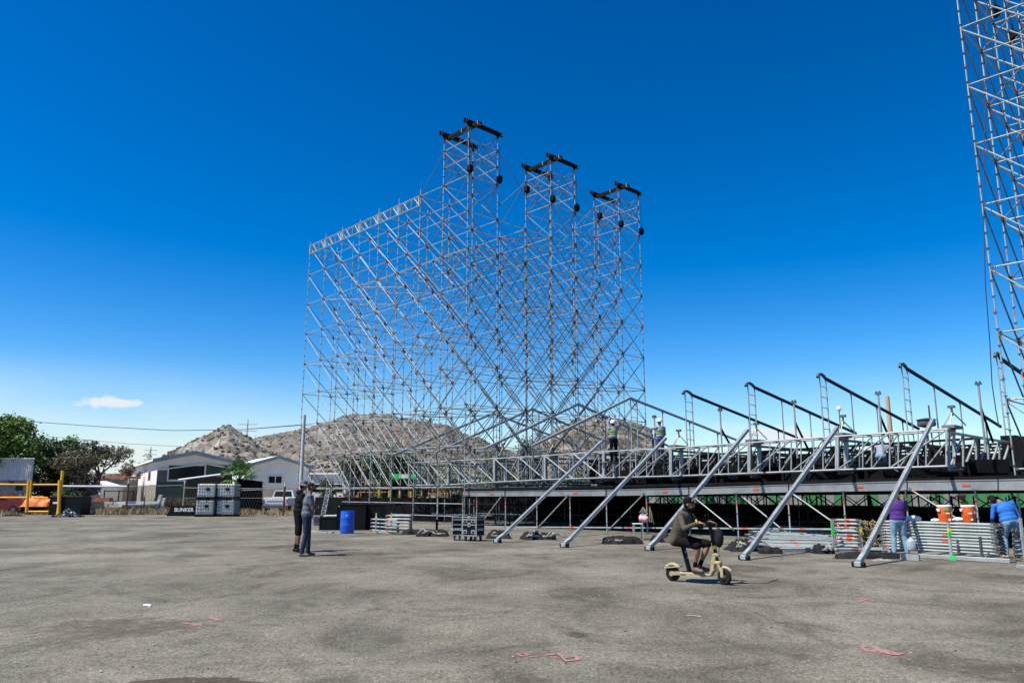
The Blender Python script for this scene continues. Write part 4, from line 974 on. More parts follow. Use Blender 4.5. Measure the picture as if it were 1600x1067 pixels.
sp('front_fork', 'cream', lambda b: (b.bar((WB, -.055, WR), (WB - .09, -.055, .36), .020, .042, 0, bev=.006), b.bar((WB, .055, WR), (WB - .09, .055, .36), .020, .042, 0, bev=.006), b.box((WB - .10, 0, .37), (.11, .14, .06), 0, bev=.015), b.bar((WB - .02, -.06, WR), (WB - .02, -.06, .30), .03, .05), b.path([(WB + math.cos(t) * .16, 0, WR + math.sin(t) * .16) for t in [R(40 + 12 * i) for i in range(8)]], .028, 0, 8)))
sp('neck_box', 'cream', lambda b: (b.bar((WB - .22, 0, .20), (WB - .16, 0, .50), .085, .08, 0, bev=.015), b.box((WB - .13, 0, .50), (.12, .09, .07), 0, bev=.02)))
sp('stem', ['black', 'yellow'], lambda b: (b.bar((WB - .12, 0, .40), (WB - .23, 0, 1.02), .055, .055, 0, bev=.01), b.bar((WB - .155, 0, .60), (WB - .165, 0, .66), .062, .062, 1), b.bar((WB - .15, 0, .70), (WB - .20, 0, .76), .058, .066, 0)))
sp('handlebar', 'black', lambda b: (b.tube((WB - .235, -.29, 1.03), (WB - .235, .29, 1.03), .014, 0, 10), b.tube((WB - .235, -.30, 1.03), (WB - .235, -.18, 1.03), .019, 0, 10), b.tube((WB - .235, .18, 1.03), (WB - .235, .30, 1.03), .019, 0, 10), b.box((WB - .22, 0, 1.05), (.07, .09, .04), 0, bev=.01), b.tube((WB - .19, -.17, 1.02), (WB - .17, -.28, 1.0), .006), b.tube((WB - .19, .17, 1.02), (WB - .17, .28, 1.0), .006)))
sp('front_bag', 'darkfab', lambda b: (b.ell((WB - .07, 0, .80), (.085, .085, .17), 0, 16, 10), b.box((WB - .085, 0, .86), (.12, .14, .18), 0, bev=.03)))
sp('mirror', 'black', lambda b: (b.tube((WB - .235, -.20, 1.04), (WB - .20, -.24, 1.16), .006), b.ell((WB - .20, -.24, 1.18), (.012, .035, .03), 0)))
def seatpost(b):
    b.bar((.33, 0, .18), (.22, 0, .62), .11, .05, 0, bev=.01)
    for q in range(5):
        p = Vector((.33, 0, .18)).lerp(Vector((.22, 0, .62)), .45 + .11 * q)
        for s_ in (-.028, .0, .028): b.box(p + Vector((0, s_, 0)) + Vector((.0, -.0, 0)), (.058, .010, .032), 1 if q % 2 else 0)
sp('seat_post', ['black', 'white'], seatpost)
sp('saddle', 'black', lambda b: (b.ell((.17, 0, .665), (.15, .11, .05), 0, 18, 10), b.ell((.28, 0, .66), (.10, .06, .035), 0, 14, 8)))
sp('cable', 'black', lambda b: b.path([(WB - .22, 0, 1.02), (WB - .10, .03, .98), (WB - .06, .04, .8), (WB - .10, .04, .55)], .006, 0, 6))
# rider: local +Y forward -> root turned so +Y is along the scooter's +X
rl = sco.matrix_basis @ Vector((0, 0, 0)); 
Rm = Matrix.Rotation(hdg, 4, 'Z'); base = rw + Rm @ Vector((.17, 0, 0))
def jacket(root, k):
    up, rx, fw, che, pel = k['up'], k['rx'], k['fw'], k['che'], k['pel']
    # open jacket: a back-and-sides shell hanging below the waist
    mb = MB(); n = 20; lv = [(-.07, .215, .175), (-.0, .21, .165), (.10, .20, .15), (.25, .20, .148), (.40, .205, .142), (.50, .20, .125), (.56, .12, .09)]
    c0 = pel - up * .03
    for t in (0, .012):
        for (z_, r1, r2) in lv:
            for i in range(n + 1):
                a_ = R(128) + R(284) * i / n; w_ = 1 + .03 * math.sin(i * 2.3 + z_ * 9); mb.v.append(c0 + up * z_ + rx * math.cos(a_) * (r1 - t) * w_ + fw * math.sin(a_) * (r2 - t) * w_ - fw * (.05 if z_ < 0 else 0))
    o_ = len(lv) * (n + 1)
    for q in range(len(lv) - 1):
        for i in range(n):
            b = q * (n + 1) + i; mb.face((b, b + n + 1, b + n + 2, b + 1)); mb.face((o_ + b, o_ + b + 1, o_ + b + n + 2, o_ + b + n + 1))
    mb.build('jacket_back', 'olive', root, 60, world=False)
    mb = MB(); mb.ell(che - up * .10 + fw * .035, (.115, .110, .26), 0, 20, 14, (rx, fw, up)); mb.build('shirt_front', 'blackfab', root, True, world=False)
    mb = MB(); c_ = che + fw * .142 - up * .06
    for q in range(5): mb.bar(c_ + rx * (-.05 + q * .025) - up * .02 * (q % 2), c_ + rx * (-.05 + q * .025) + up * .045, .010, .008)
    mb.build('shirt_print', 'white', root, world=False)
    mb = MB(); mb.tube((.285, .46, 1.075), (.283, .475, 1.08), .043, 0, 12); mb.build('wristband', 'yellow', root, world=False)
# arm/hand targets in rider frame: x right, y forward. handlebar at forward WB-.235-.17 = .575
person(base, hdg - R(90), dict(pelvis=(0, -.05, .76), chest=(0, .07, 1.05), neck=(0, .15, 1.25), head=(.0, .205, 1.37), elL=(-.32, .26, .96), elR=(.33, .24, .95), wrL=(-.255, .475, 1.055), wrR=(.255, .475, 1.06), hdL=(0, 1, -.12), hdR=(0, 1, -.12), gripL=1, gripR=1,
    knL=(-.25, .43, .665), knR=(.15, .41, .655), anL=(-.16, .28, .27), anR=(.09, .30, .27), toeL=(-.2, 1, -.05), toeR=(.3, 1, -.05)),
    dict(top='blackfab', bottom='blackfab', legs='short', sleeve='short', hair='hair', beard=True, hat='cap', hatmat='blackfab', logo=True, shoe='shoe', sock='blackfab', skin='skin', neckmat='blackfab', bulk=1.14, hpitch=-.08, hyaw=.05) | {'top': 'olive', 'sleeve': 'long'}, 'man in a black cap, olive jacket and shorts riding the cream scooter', .008, extras=jacket)
# ================================================================== things lying in the yard
def heap(c, lx, ly, h, m, label, cat='tarp', rz=0, seed=1, name='folded_tarp', extra=None, amp=.5, grp=None):
    rnd = random.Random(seed); mb = MB(); nx, ny = 46, 22; Rz = Matrix.Rotation(rz, 3, 'Z')
    for j in range(ny + 1):
        for i in range(nx + 1):
            x = -1 + 2 * i / nx; y = -1 + 2 * j / ny; r_ = (abs(x) ** 2.6 + abs(y) ** 2.2)
            e = max(0, 1 - r_) ** .45
            n_ = mn.fractal(Vector((x * 2.2 * lx, y * 3 * ly, seed * 3.1)), .8, 2.2, 4); f = abs(mn.noise(Vector((x * 3.5 * lx, y * 6 * ly + x, seed * 1.7))))
            fold = 1 - abs(2 * ((x * 1.4 * lx + y * 2.2 * ly + 1.6 * mn.noise(Vector((x * 1.5, y * 1.5, seed)))) % 1) - 1)
            z = h * .78 * min(1, e * 1.15) * (.60 + .30 * amp * fold + .5 * amp * n_ + .8 * amp * (.5 - 2 * f)) * (1 + .5 * mn.noise(Vector((x * 1.5, 0, seed))))
            wob = 1 + .25 * mn.noise(Vector((x * 2, y * 2, seed * 5)))
            mb.v.append(Vector(c) + Rz @ Vector((x * lx / 2 * wob, y * ly / 2 * wob, 0)) + Z * max(.004, z))
    for j in range(ny):
        for i in range(nx): b = j * (nx + 1) + i; mb.face((b, b + 1, b + nx + 2, b + nx + 1))
    o = mb.build(name, m, None, smooth=50); tag(o, label, cat, grp)
    if extra:
        for k in range(extra):
            mb = MB(); x0 = rnd.uniform(-.42, .25) * lx; y0 = -ly * rnd.uniform(.15, .5); pts = []
            ln = rnd.uniform(.25, .5) * lx
            for q in range(9): pts.append(Vector(c) + Rz @ Vector((x0 + ln * q / 8, y0 + .06 * math.sin(q * .9 + k) * 1, 0)) + Z * (h * rnd.uniform(.18, .26) + h * .55 * (k / max(extra, 1)) * math.sin(q / 8 * math.pi) + .02))
            mb.path(pts, .03, 0, 6, [.012 + .03 * math.sin(math.pi * (q + .5) / 9.5) for q in range(9)]); mb.build('pale_fold', 'whitefab', o, 60)
    return o
def gw(x0, x1, y):                          # centre and width on the ground from two pixels
    a_, b_ = G(x0, y), G(x1, y); return (a_ + b_) / 2, (b_ - a_).length
c_, l_ = gw(628, 662, 834.5); heap(c_, l_, .7, .34, 'darkfab', 'short dark rolled tarp lying left of the two road cases', seed=2, amp=.2)
c_, l_ = gw(650, 701, 837); heap(c_, l_, .9, .32, 'darkfab', 'crumpled charcoal tarp with pale folds left of the two road cases', seed=5, extra=5)
c_, l_ = gw(760, 799, 840.5); heap(c_, l_, .9, .38, 'darkfab', 'dark tarp heap just right of the road cases, behind the first mast foot', seed=8, extra=2)
c_, l_ = gw(815, 869, 842); heap(c_, l_, .9, .38, 'darkfab', 'grey tarp heap with pale folds between the first two mast feet', seed=11, extra=6)
c_, l_ = gw(940, 1003, 849); heap(c_, l_, .75, .40, 'darkfab', 'dark rolled tarp bundle in front of the white stool', seed=14, amp=.25, extra=1)
c_, l_ = gw(1018, 1052, 846); heap(c_, l_, .8, .34, 'darkfab', 'dark tarp heap behind the scooter rider', seed=17, extra=1)
c_, l_ = gw(1136, 1205, 859.5); heap(c_, l_, 1.1, .36, 'darkfab', 'large heap of dark tarps with white edges beside the loose tubes', seed=20, extra=10)
c_, l_ = gw(1186, 1222, 864); heap(c_, l_, .6, .30, 'darkfab', 'small black bundle at the near end of the loose tube pile', seed=23, amp=.2)
c_, l_ = gw(1270, 1302, 864); heap(c_, l_, .6, .28, 'darkfab', 'tangle of dark straps and clamps at the end of the loose tube pile', 'straps', seed=26, name='strap_heap', extra=6, amp=.8)
c_, l_ = gw(1304, 1410, 872); heap(c_, l_, .42, .30, 'darkfab', 'long black rolled tarp in front of the short tube rack', seed=29, amp=.12, name='rolled_tarp')
c_, l_ = gw(1365, 1392, 876); heap(c_, .45, .2, .07, 'whitefab', 'small white cloth scrap lying on the rolled tarp by the nearest mast foot', 'cloth', seed=31, name='cloth_scrap')
# --- blue barrel
c_, l_ = gw(529, 550.5, 833.5); r_ = l_ / 2; c_ = c_ + Vector((0, r_, 0))
bl = thing('barrel', c_, 'blue plastic barrel standing in front of the tall black crate', 'barrel')
mb = MB(); H = .86; mb.lathe((0, 0, 0), [(r_*.9, 0), (r_*.97, .02), (r_*.99, .05), (r_, .26), (r_*1.02, .28), (r_*1.02, .31), (r_, .33), (r_, .55), (r_*1.02, .57), (r_*1.02, .60), (r_, .62), (r_*.98, .80), (r_*.92, .84), (r_*.93, H), (r_*.88, H), (r_*.86, H - .02)], 0, 36); mb.build('drum', 'blueb', bl, 45, world=False)
mb = MB(); mb.tube((.1, -.05, H - .02), (.1, -.05, H + .01), .035, 0, 14); mb.tube((-.11, .05, H - .02), (-.11, .05, H + .01), .025, 0, 14); mb.build('bung', 'blueb', bl, 40, world=False)
mb = MB(); mb.prism([(-.01, -r_ - .004, .66), (.05, -r_ + .004, .66), (.05, -r_ + .004, .71), (-.01, -r_ - .004, .71)], (0, .01, 0)); mb.build('sticker', 'white', bl, world=False)
# --- crates behind it
def crate(px0, px1, yb, yt, depth, rz, name, label, cat, m='black', edge='black', wheels=False):
    a_, b_ = G(px0, yb), G(px1, yb); c_ = (a_ + b_) / 2; w_ = (b_ - a_).length; h_ = zat(yt, c_.y)
    t_ = thing(name, c_ + Vector((0, depth / 2, 0)), label, cat, None, rz)
    mb = MB(); mb.box((0, 0, h_ / 2), (w_, depth, h_), 0, bev=.015); mb.build('shell', m, t_, world=False)
    mb = MB()
    for x in (-1, 1):
        for y in (-1, 1): mb.bar((x * (w_/2 - .01), y * (depth/2 - .01), .0), (x * (w_/2 - .01), y * (depth/2 - .01), h_ + .004), .05, .05)
    for z in (.025, h_ - .02):
        for y in (-1, 1): mb.bar((-w_/2, y * (depth/2 - .008), z), (w_/2, y * (depth/2 - .008), z), .05, .045)
        for x in (-1, 1): mb.bar((x * (w_/2 - .008), -depth/2, z), (x * (w_/2 - .008), depth/2, z), .05, .045)
    mb.build('edge_frame', edge, t_, world=False); return t_, w_, h_
t_, w_, h_ = crate(525.5, 570, 828, 787, 1.3, 0, 'black_crate', 'tall black crate standing behind the blue barrel', 'crate')
mb = MB(); mb.box((-w_/2 + .08, -.65 - .025, h_ - .10), (.06, .006, .05)); mb.build('sticker', 'greenp', t_, world=False)
crate(570.5, 603, 827.5, 787.3, 1.3, 0, 'black_crate', 'tall black crate right beside the one behind the blue barrel', 'crate')
t_, w_, h_ = crate(499, 525, 828, 808, .8, 0, 'black_crate', 'low black crate left of the blue barrel with tubes on top', 'crate')
q_ = t_.location.copy()
mb = MB()
for k in range(9): a_ = q_ + Vector((random.uniform(-.5, .3), random.uniform(-.3, .2), h_ + .03 + .02 * (k % 3))); mb.tube(a_, a_ + Vector((random.uniform(.3, .7), random.uniform(-.1, .1), random.uniform(0, .06))), .02, 0, 6)
tag(mb.build('tube_heap', 'galv'), 'short silver tubes heaped on the low black crate', 'tubes')
c_, l_ = gw(487, 498.5, 828); t_ = thing('grey_case', c_ + Z * .24 + Vector((0, .3, 0)), 'pale grey case with a round dark emblem left of the low black crate', 'case'); mb = MB(); mb.box((0, 0, .18), (l_, .4, .36), 0, bev=.02); mb.build('shell', 'alud', t_, world=False); mb = MB(); mb.tube((0, -.2, .19), (0, -.215, .19), .12, 0, 24); mb.tube((0, -.21, .19), (0, -.222, .19), .09, 1, 24); mb.build('round_emblem', ['carred', 'navy'], t_, world=False)
t_.location.z = 0.0; 
mb = MB(); mb.box(t_.location + Vector((0, 0, -.0)) + Z * .12, (l_ * .9, .35, .24)); tag(mb.build('wooden_block', 'wood'), 'wooden block under the pale grey case', 'block'); t_.location.z = .24
a_, b_ = G(483, 831), G(519, 833)
for k in range(4): mb = MB(); o_ = Vector((0, .13 * k, .03 + .0 * k)); mb.bar(a_ + o_, b_ + o_ + Vector((-.2 * (k % 2), 0, 0)), .09, .05); tag(mb.build('flat_bar', 'alu'), 'silver bar lying on the asphalt left of the blue barrel', 'bar', 'silver bars on the ground by the low crate')
# small lattice frame leaning behind
mb = MB(); Yf_ = 38.0; A_, B_, C_, D_ = W(502, 805, Yf_), W(511, 764, Yf_), W(508, 805, Yf_), W(516, 765, Yf_)
mb.tube(A_, B_, .03); mb.tube(C_, D_, .03)
for k in range(5): mb.tube(A_.lerp(B_, k / 5), C_.lerp(D_, (k + 1) / 5), .018); mb.tube(A_.lerp(B_, k / 5), C_.lerp(D_, k / 5), .018)
mb.tube(Vector((A_.x, A_.y, 0)), A_, .03); mb.tube(Vector((C_.x, C_.y, 0)), C_, .03); tag(mb.build('lattice_frame', 'alu'), 'short silver lattice frame leaning behind the two standing men', 'frame')
# --- two road cases
def flight_case(px0, px1, yb, yt, rz, depth, label, front):
    a_, b_ = G(px0, yb), G(px1, yb); c_ = (a_ + b_) / 2; w_ = (b_ - a_).length / math.cos(rz); Hh = zat(yt, c_.y); wz = .16
    t_ = thing('flight_case', c_ + Vector((0, .3, 0)), label, 'flight case', None, rz); h_ = Hh - wz
    mb = MB(); mb.box((0, 0, wz + h_/2), (w_, depth, h_), 0, bev=.008); mb.build('shell', 'black', t_, world=False)
    mb = MB(); e = .034
    for x in (-1, 1):
        for y in (-1, 1): mb.bar((x * (w_/2 - e/2 + .006), y * (depth/2 - e/2 + .006), wz - .004), (x * (w_/2 - e/2 + .006), y * (depth/2 - e/2 + .006), Hh + .004), e, e)
    for z in (wz + .02, wz + h_ * .58, wz + h_ * .84, Hh - .02):
        for y in (-1, 1): mb.bar((-w_/2 + e, y * (depth/2 - e/2 + .008), z), (w_/2 - e, y * (depth/2 - e/2 + .008), z), e, e * .9)
        for x in (-1, 1): mb.bar((x * (w_/2 - e/2 + .008), -depth/2 + e, z), (x * (w_/2 - e/2 + .008), depth/2 - e, z), e, e * .9)
    mb.build('aluminium_edging', 'alu', t_, world=False)
    for x in (-1, 1):
        for y in (-1, 1):
            o = MB(); q = Vector((x * (w_/2 - .09), y * (depth/2 - .09), 0)); o.tube(q + Vector((-.02, 0, .05)), q + Vector((.02, 0, .05)), .05, 0, 16); o.box(q + Vector((0, .0, .13)), (.08, .08, .05), 1); o.bar(q + Vector((-.03, 0, .05)), q + Vector((-.03, 0, .13)), .05, .01, 1, up=(1, 0, 0)); o.bar(q + Vector((.03, 0, .05)), q + Vector((.03, 0, .13)), .05, .01, 1, up=(1, 0, 0)); o.build('castor', ['rubber', 'galvd'], t_, 40, world=False)
    if front == 'hw':
        for (x, z) in ((-.15, .62), (.15, .62), (-.15, .27), (.15, .27)):
            o = MB(); o.box((x, -depth/2 - .01, z + .03), (.15, .015, .11), 0, bev=.004); o.box((x, -depth/2 - .02, z + .03), (.09, .012, .05), 1); o.build('handle', ['alu', 'black'], t_, world=False)
        for z in (.74, .53): o = MB(); o.box((0, -depth/2 - .012, z), (.11, .016, .13), 0, bev=.004); o.box((0, -depth/2 - .022, z), (.06, .01, .04), 1); o.build('latch', ['alu', 'galvd'], t_, world=False)
        text_mesh('BUNKER', .10, 'lettering', 'white', t_, (w_/2 + .004, 0, wz + h_ * .33), (R(90), 0, R(90)))
    else:
        text_mesh('BUNKER', .105, 'lettering', 'white', t_, (0, -depth/2 - .004, wz + h_ * .33), (R(90), 0, 0))
    return t_
flight_case(705, 721.5, 844.5, 807, R(4), .5, 'narrow black flight case with white lettering on its front, left one of two', None)
flight_case(727, 750, 845.5, 807, R(-26), .55, 'black flight case with four metal handles on its front, right one of two', 'hw')
# --- white stool, pink bag
st = G(997, 842); s_ = .16
t_ = thing('step_stool', st, 'small white metal stool behind the dark rolled tarp', 'stool'); mb = MB()
for x in (-1, 1):
    for y in (-1, 1): mb.bar((x * s_, y * s_, 0), (x * s_ * .85, y * s_ * .85, .50), .03, .03)
for z in (.12, .30):
    for x in (-1, 1): mb.bar((x * s_ * .95, -s_, z), (x * s_ * .95, s_, z), .02, .02)
mb.build('legs', 'alu', t_, world=False); mb = MB(); mb.box((0, 0, .515), (.34, .32, .03), 0, bev=.01); mb.build('seat', 'white', t_, world=False)
pb = LP(1011, 809, -.22); t_ = thing('hanging_bag', pb, 'pale pink bag with straps hanging from a stage post', 'bag'); mb = MB(); mb.ell((0, 0, 0), (.19, .14, .17), 0, 20, 14, jit=.05); mb.ell((.05, -.06, -.03), (.14, .11, .12), 0, 16, 10, jit=.05); mb.build('pouch', 'pink', t_, 60, world=False); mb = MB()
for k in range(6): mb.path([(-.12 + .05 * k, -.05, .05), (-.16 + .06 * k, -.12, .22 - .03 * (k % 3)), (0, .02, .42)], .012, 0, 6)
mb.path([(-.1, -.1, -.05), (-.2, -.12, -.16), (-.02, -.1, -.30)], .016); mb.build('strap', 'whitefab', t_, True, world=False)
pb = LP(1020, 806, -.2); t_ = thing('safety_harness', pb, 'tangle of yellow-brown straps hanging right of the pink bag', 'harness'); mb = MB(); rnd = random.Random(3)
for k in range(9): x = rnd.uniform(-.08, .14); mb.path([(0, 0, .38), (x * .7, -.04, .12), (x, -.05, -.12 + rnd.uniform(-.1, .1)), (x + rnd.uniform(-.06, .1), -.02, -.36 + rnd.uniform(0, .25))], .011, 0, 5)
mb.build('strap', 'rope', t_, True, world=False)

# ================================================================== tube racks
def tubes_between(pa, pb, rows, cols, pitch, back, z0, r_, group, labelf, ends=True, bandp=.25, hook=True, cap_rows=None):
    """rows x cols tubes running pa->pb, columns stepping along 'back'."""
    d = (pb - pa); Ln = d.length; dn = d.normalized(); proto = {}
    for j in range(cols):
        for i in range(rows):
            if j > 0 and i < rows - 1 and j < cols - 1 and not ends: continue
            band = random.random() < bandp; key = (band, random.randint(0, 2))
            if key not in proto:
                mb = MB(); mb.tube((0, 0, 0), (Ln, 0, 0), r_, 0, 8); ph = (random.uniform(.55, .62) if Ln > 1.5 else random.uniform(.25, .7)) if band else 0
                for x in (0, Ln):
                    mb.box((x + (.02 if x == 0 else -.02), 0, 0), (.10, r_ * 1.8, r_ * 2.5), 1)
                    if hook: mb.bar((x, 0, r_), (x + (-.06 if x == 0 else .06), 0, -r_ * 1.6), .02, .03, 1)
                if band: mb.tube((Ln * ph, 0, 0), (Ln * ph + .14, 0, 0), r_ + .002, 2, 8, caps=False)
                mb.tube((.10, 0, 0), (.12, 0, 0), r_ + .002, 3 if random.random() < .4 else 1, 8, caps=False)
                mb_o = mb.build('scaffold_tube', ['galv', 'galvd', 'orange', 'red'], None, 35, world=False); proto[key] = mb_o; o = mb_o
            else: o = proto[key].copy(); col.objects.link(o)
            o.location = pa + back * (j * pitch) + Z * (z0 + i * pitch) + dn * random.uniform(-.03, .03); o.rotation_euler = (0, math.asin(-dn.z), math.atan2(dn.y, dn.x))
            tag(o, labelf(i, j), 'tube', group)
a_ = G(1378, 866); b_ = G(1556, 877.5)
a_.z = b_.z = 0; dn = (b_ - a_).normalized(); bk = Vector((-dn.y, dn.x, 0)); 
tubes_between(a_ + bk * .12, b_ + bk * .12, 10, 6, .0735, bk, .17, .026, 'scaffold tubes stacked in the long rack', lambda i, j: 'silver scaffold tube stacked in the long rack under the orange coolers', ends=False)
rk = thing('tube_rack', (a_ + b_) / 2, 'long open rack of silver bars holding stacked scaffold tubes, coolers on top', 'rack')
for px, yt, yb, m_, cl in ((1437, 814, 868, 'galv', None), (1487.6, 816, 874, 'galv', 1), (1535.5, 838, 877, 'galvd', None)):
    p0 = G(px, yb); mb = MB(); H_ = zat(yt, p0.y); mb.bar(p0, p0 + Z * H_, .055, .055, 0, bev=.008); mb.box(p0 + Z * .03, (.16, .12, .05), 0)
    if cl: mb.bar(p0 + Z * (H_ * .62) - Vector((0, .003, 0)), p0 + Z * (H_ * .75) - Vector((0, .003, 0)), .062, .062, 1); mb.bar(p0 + Z * (H_ * .75) - Vector((0, .003, 0)), p0 + Z * (H_ * .84) - Vector((0, .003, 0)), .062, .062, 2)
    mb.build('rack_post', [m_, 'greenp', 'yellow'], rk)
for px, yb in ((1390, 868), (1437, 868), (1487.6, 874), (1540, 877)):
    p0 = G(px, yb) + Z * .10; mb = MB(); mb.bar(p0, p0 + bk * .75, .05, .05); mb.build('rack_cross_bar', 'galv', rk)
mb = MB(); p0 = G(1430, 871) + Z * .05; p1 = G(1579, 880) + Z * .05; mb.bar(p0, p1, .07, .10, 0, bev=.01); q = p0.lerp(p1, .39); mb.bar(q, q + dn * .14, .075, .106, 1); mb.tube(p1, p1 + dn * .12, .03, 2, 10); mb.build('rack_base_bar', ['alu', 'greenp', 'galvd'], rk)
a2, b2 = G(1305, 861), G(1346, 862); dn2 = (b2 - a2).normalized(); bk2 = Vector((-dn2.y, dn2.x, 0))
tubes_between(a2 + bk2 * .12, b2 + bk2 * .12, 8, 5, .098, bk2, .14, .026, 'short scaffold tubes in the small rack', lambda i, j: 'short silver scaffold tube in the small rack left of the rope heap', ends=False, bandp=.45, hook=False)
rk2 = thing('tube_rack', (a2 + b2) / 2, 'small rack of short silver tubes with a green painted post', 'rack')
for px, cl in ((1303.5, 'greenp'), (1347.3, 'yellow')):
    p0 = G(px, 861.5); mb = MB(); H_ = zat(811.5, p0.y); mb.bar(p0, p0 + Z * H_, .055, .055, 0); f0, f1 = (.5, .86) if cl == 'greenp' else (.6, .72); mb.bar(p0 + Z * H_ * f0 - Vector((0, .003, 0)), p0 + Z * H_ * f1 - Vector((0, .003, 0)), .062, .062, 1); mb.build('rack_post', ['galv', cl], rk2)
mb = MB(); mb.bar(G(1300, 861) + Z * .07, G(1352, 862) + Z * .07, .06, .07); mb.bar(G(1350, 862.5) + Z * .1, G(1442, 867) + Z * .14, .06, .07); mb.build('rack_base_bar', 'alu', rk2)
# rope/coupler heap
c_ = G(1364, 862) + Vector((0, .3, 0)); mb = MB(); rnd = random.Random(8)
for k in range(260):
    p = c_ + Vector((rnd.uniform(-.26, .26), rnd.uniform(-.28, .28), rnd.uniform(.03, .80))); mb.tube(p, p + Vector((rnd.uniform(-.07, .07), rnd.uniform(-.07, .07), rnd.uniform(-.05, .05))), .018, 0, 6)
    if k % 4 == 0: mb.lathe(p, [(.045, -.012), (.05, 0), (.045, .012), (.03, .012), (.03, -.012)], 0, 8, (rnd.uniform(-1, 1), -1, rnd.uniform(-1, 1)))
tag(mb.build('coupler_heap', 'rope'), 'stack of brown couplers between the two tube racks', 'couplers')
# punched channel lying in front
mb = MB(); p0, p1 = G(1408, 874) + Z * .07, G(1437, 875.5) + Z * .07; mb.bar(p0, p1, .14, .13, 0); 
for k in range(3): q = p0.lerp(p1, .2 + .3 * k); mb.box(q - Vector((0, .075, 0)) , (.04, .006, .035), 1)
tag(mb.build('punched_channel', ['alu', 'black']), 'short silver channel with three holes at the end of the rolled tarp', 'channel')
# loose tubes on the ground
rnd = random.Random(12); proto = None
for k in range(46):
    t0 = k % 23; lay = k // 23
    x0 = 1150 + rnd.uniform(0, 40) + t0 * 1.0; yb = 861.5 - t0 * 1.25; x1 = x0 + rnd.uniform(112, 140)
    pa_, pb_ = G(x0, yb), G(min(x1, 1302), yb + rnd.uniform(-.4, 1.4)); pa_.z = .03 + lay * .055 + t0 * .012; pb_.z = .03 + lay * .055 + t0 * .006
    L0 = 3.0; d_ = (pb_ - pa_).normalized()
    if k % 6 == 0:
        mb = MB(); mb.tube((0, 0, 0), (L0, 0, 0), .025, 0, 8); mb.box((.02, 0, 0), (.1, .045, .06), 1); mb.box((L0 - .02, 0, 0), (.1, .045, .06), 1)
        q = rnd.uniform(.2, 2.7); mb.tube((q, 0, 0), (q + .1, 0, 0), .027, 2, 8, caps=False); mb.tube((L0 - .15, 0, 0), (L0 - .07, 0, 0), .028, 2, 8, caps=False); proto = mb.build('scaffold_tube', ['galv', 'galvd', 'orange'], None, 35, world=False); o = proto
    else: o = proto.copy(); col.objects.link(o)
    o.location = pa_; o.rotation_euler = (0, math.asin(max(-1, min(1, -d_.z))), math.atan2(d_.y, d_.x)); tag(o, 'silver tube in the loose pile on the ground right of the scooter', 'tube', 'loose scaffold tubes on the ground')
# small left rack
a3, b3 = G(579, 832), G(620, 835); bk3 = Vector((0, 1, 0))
for sgn in (0,):
    tubes_between(a3 + bk3 * .1, b3 + bk3 * .1, 4, 3, .14, bk3, .10, .026, 'short tubes in the far left rack', lambda i, j: 'short silver tube in the low rack behind the small tarps', ends=False, bandp=.5, hook=False)
rk3 = thing('tube_rack', (a3 + b3) / 2, 'low rack of silver tubes left of the crumpled tarps', 'rack')
for px in (587, 611): p0 = G(px, 833); mb = MB(); mb.bar(p0, p0 + Z * zat(801, p0.y), .05, .05, 0); H_ = zat(801, p0.y); mb.bar(p0 + Z * H_ * .7 - Vector((0, .003, 0)), p0 + Z * H_ * .85 - Vector((0, .003, 0)), .056, .056, 1); mb.build('rack_post', ['galv', 'yellow'], rk3)
mb = MB(); mb.bar(G(583, 832.5) + Z * .05, G(614, 834) + Z * .05, .06, .06); mb.build('rack_base_bar', 'galv', rk3)
a4, b4 = G(603, 828), G(641, 829)
tubes_between(a4, b4, 5, 3, .13, bk3, .08, .03, 'tubes in the rack behind the low rack', lambda i, j: 'silver tube in the second rack, behind the low one', ends=False, bandp=.1)
# bench-like dark frame and long low beams near the road cases
mb = MB(); p0, p1 = G(641, 827), G(682, 827)
mb.bar(p0 + Z * .42, p1 + Z * .42, .3, .06); [mb.bar(p, p + Z * .42, .07, .07) for p in (p0, p1, p0 + Vector((0, .3, 0)), p1 + Vector((0, .3, 0)))]; tag(mb.build('dark_bench', 'blacksteel'), 'low dark steel bench frame behind the crumpled tarps', 'bench')
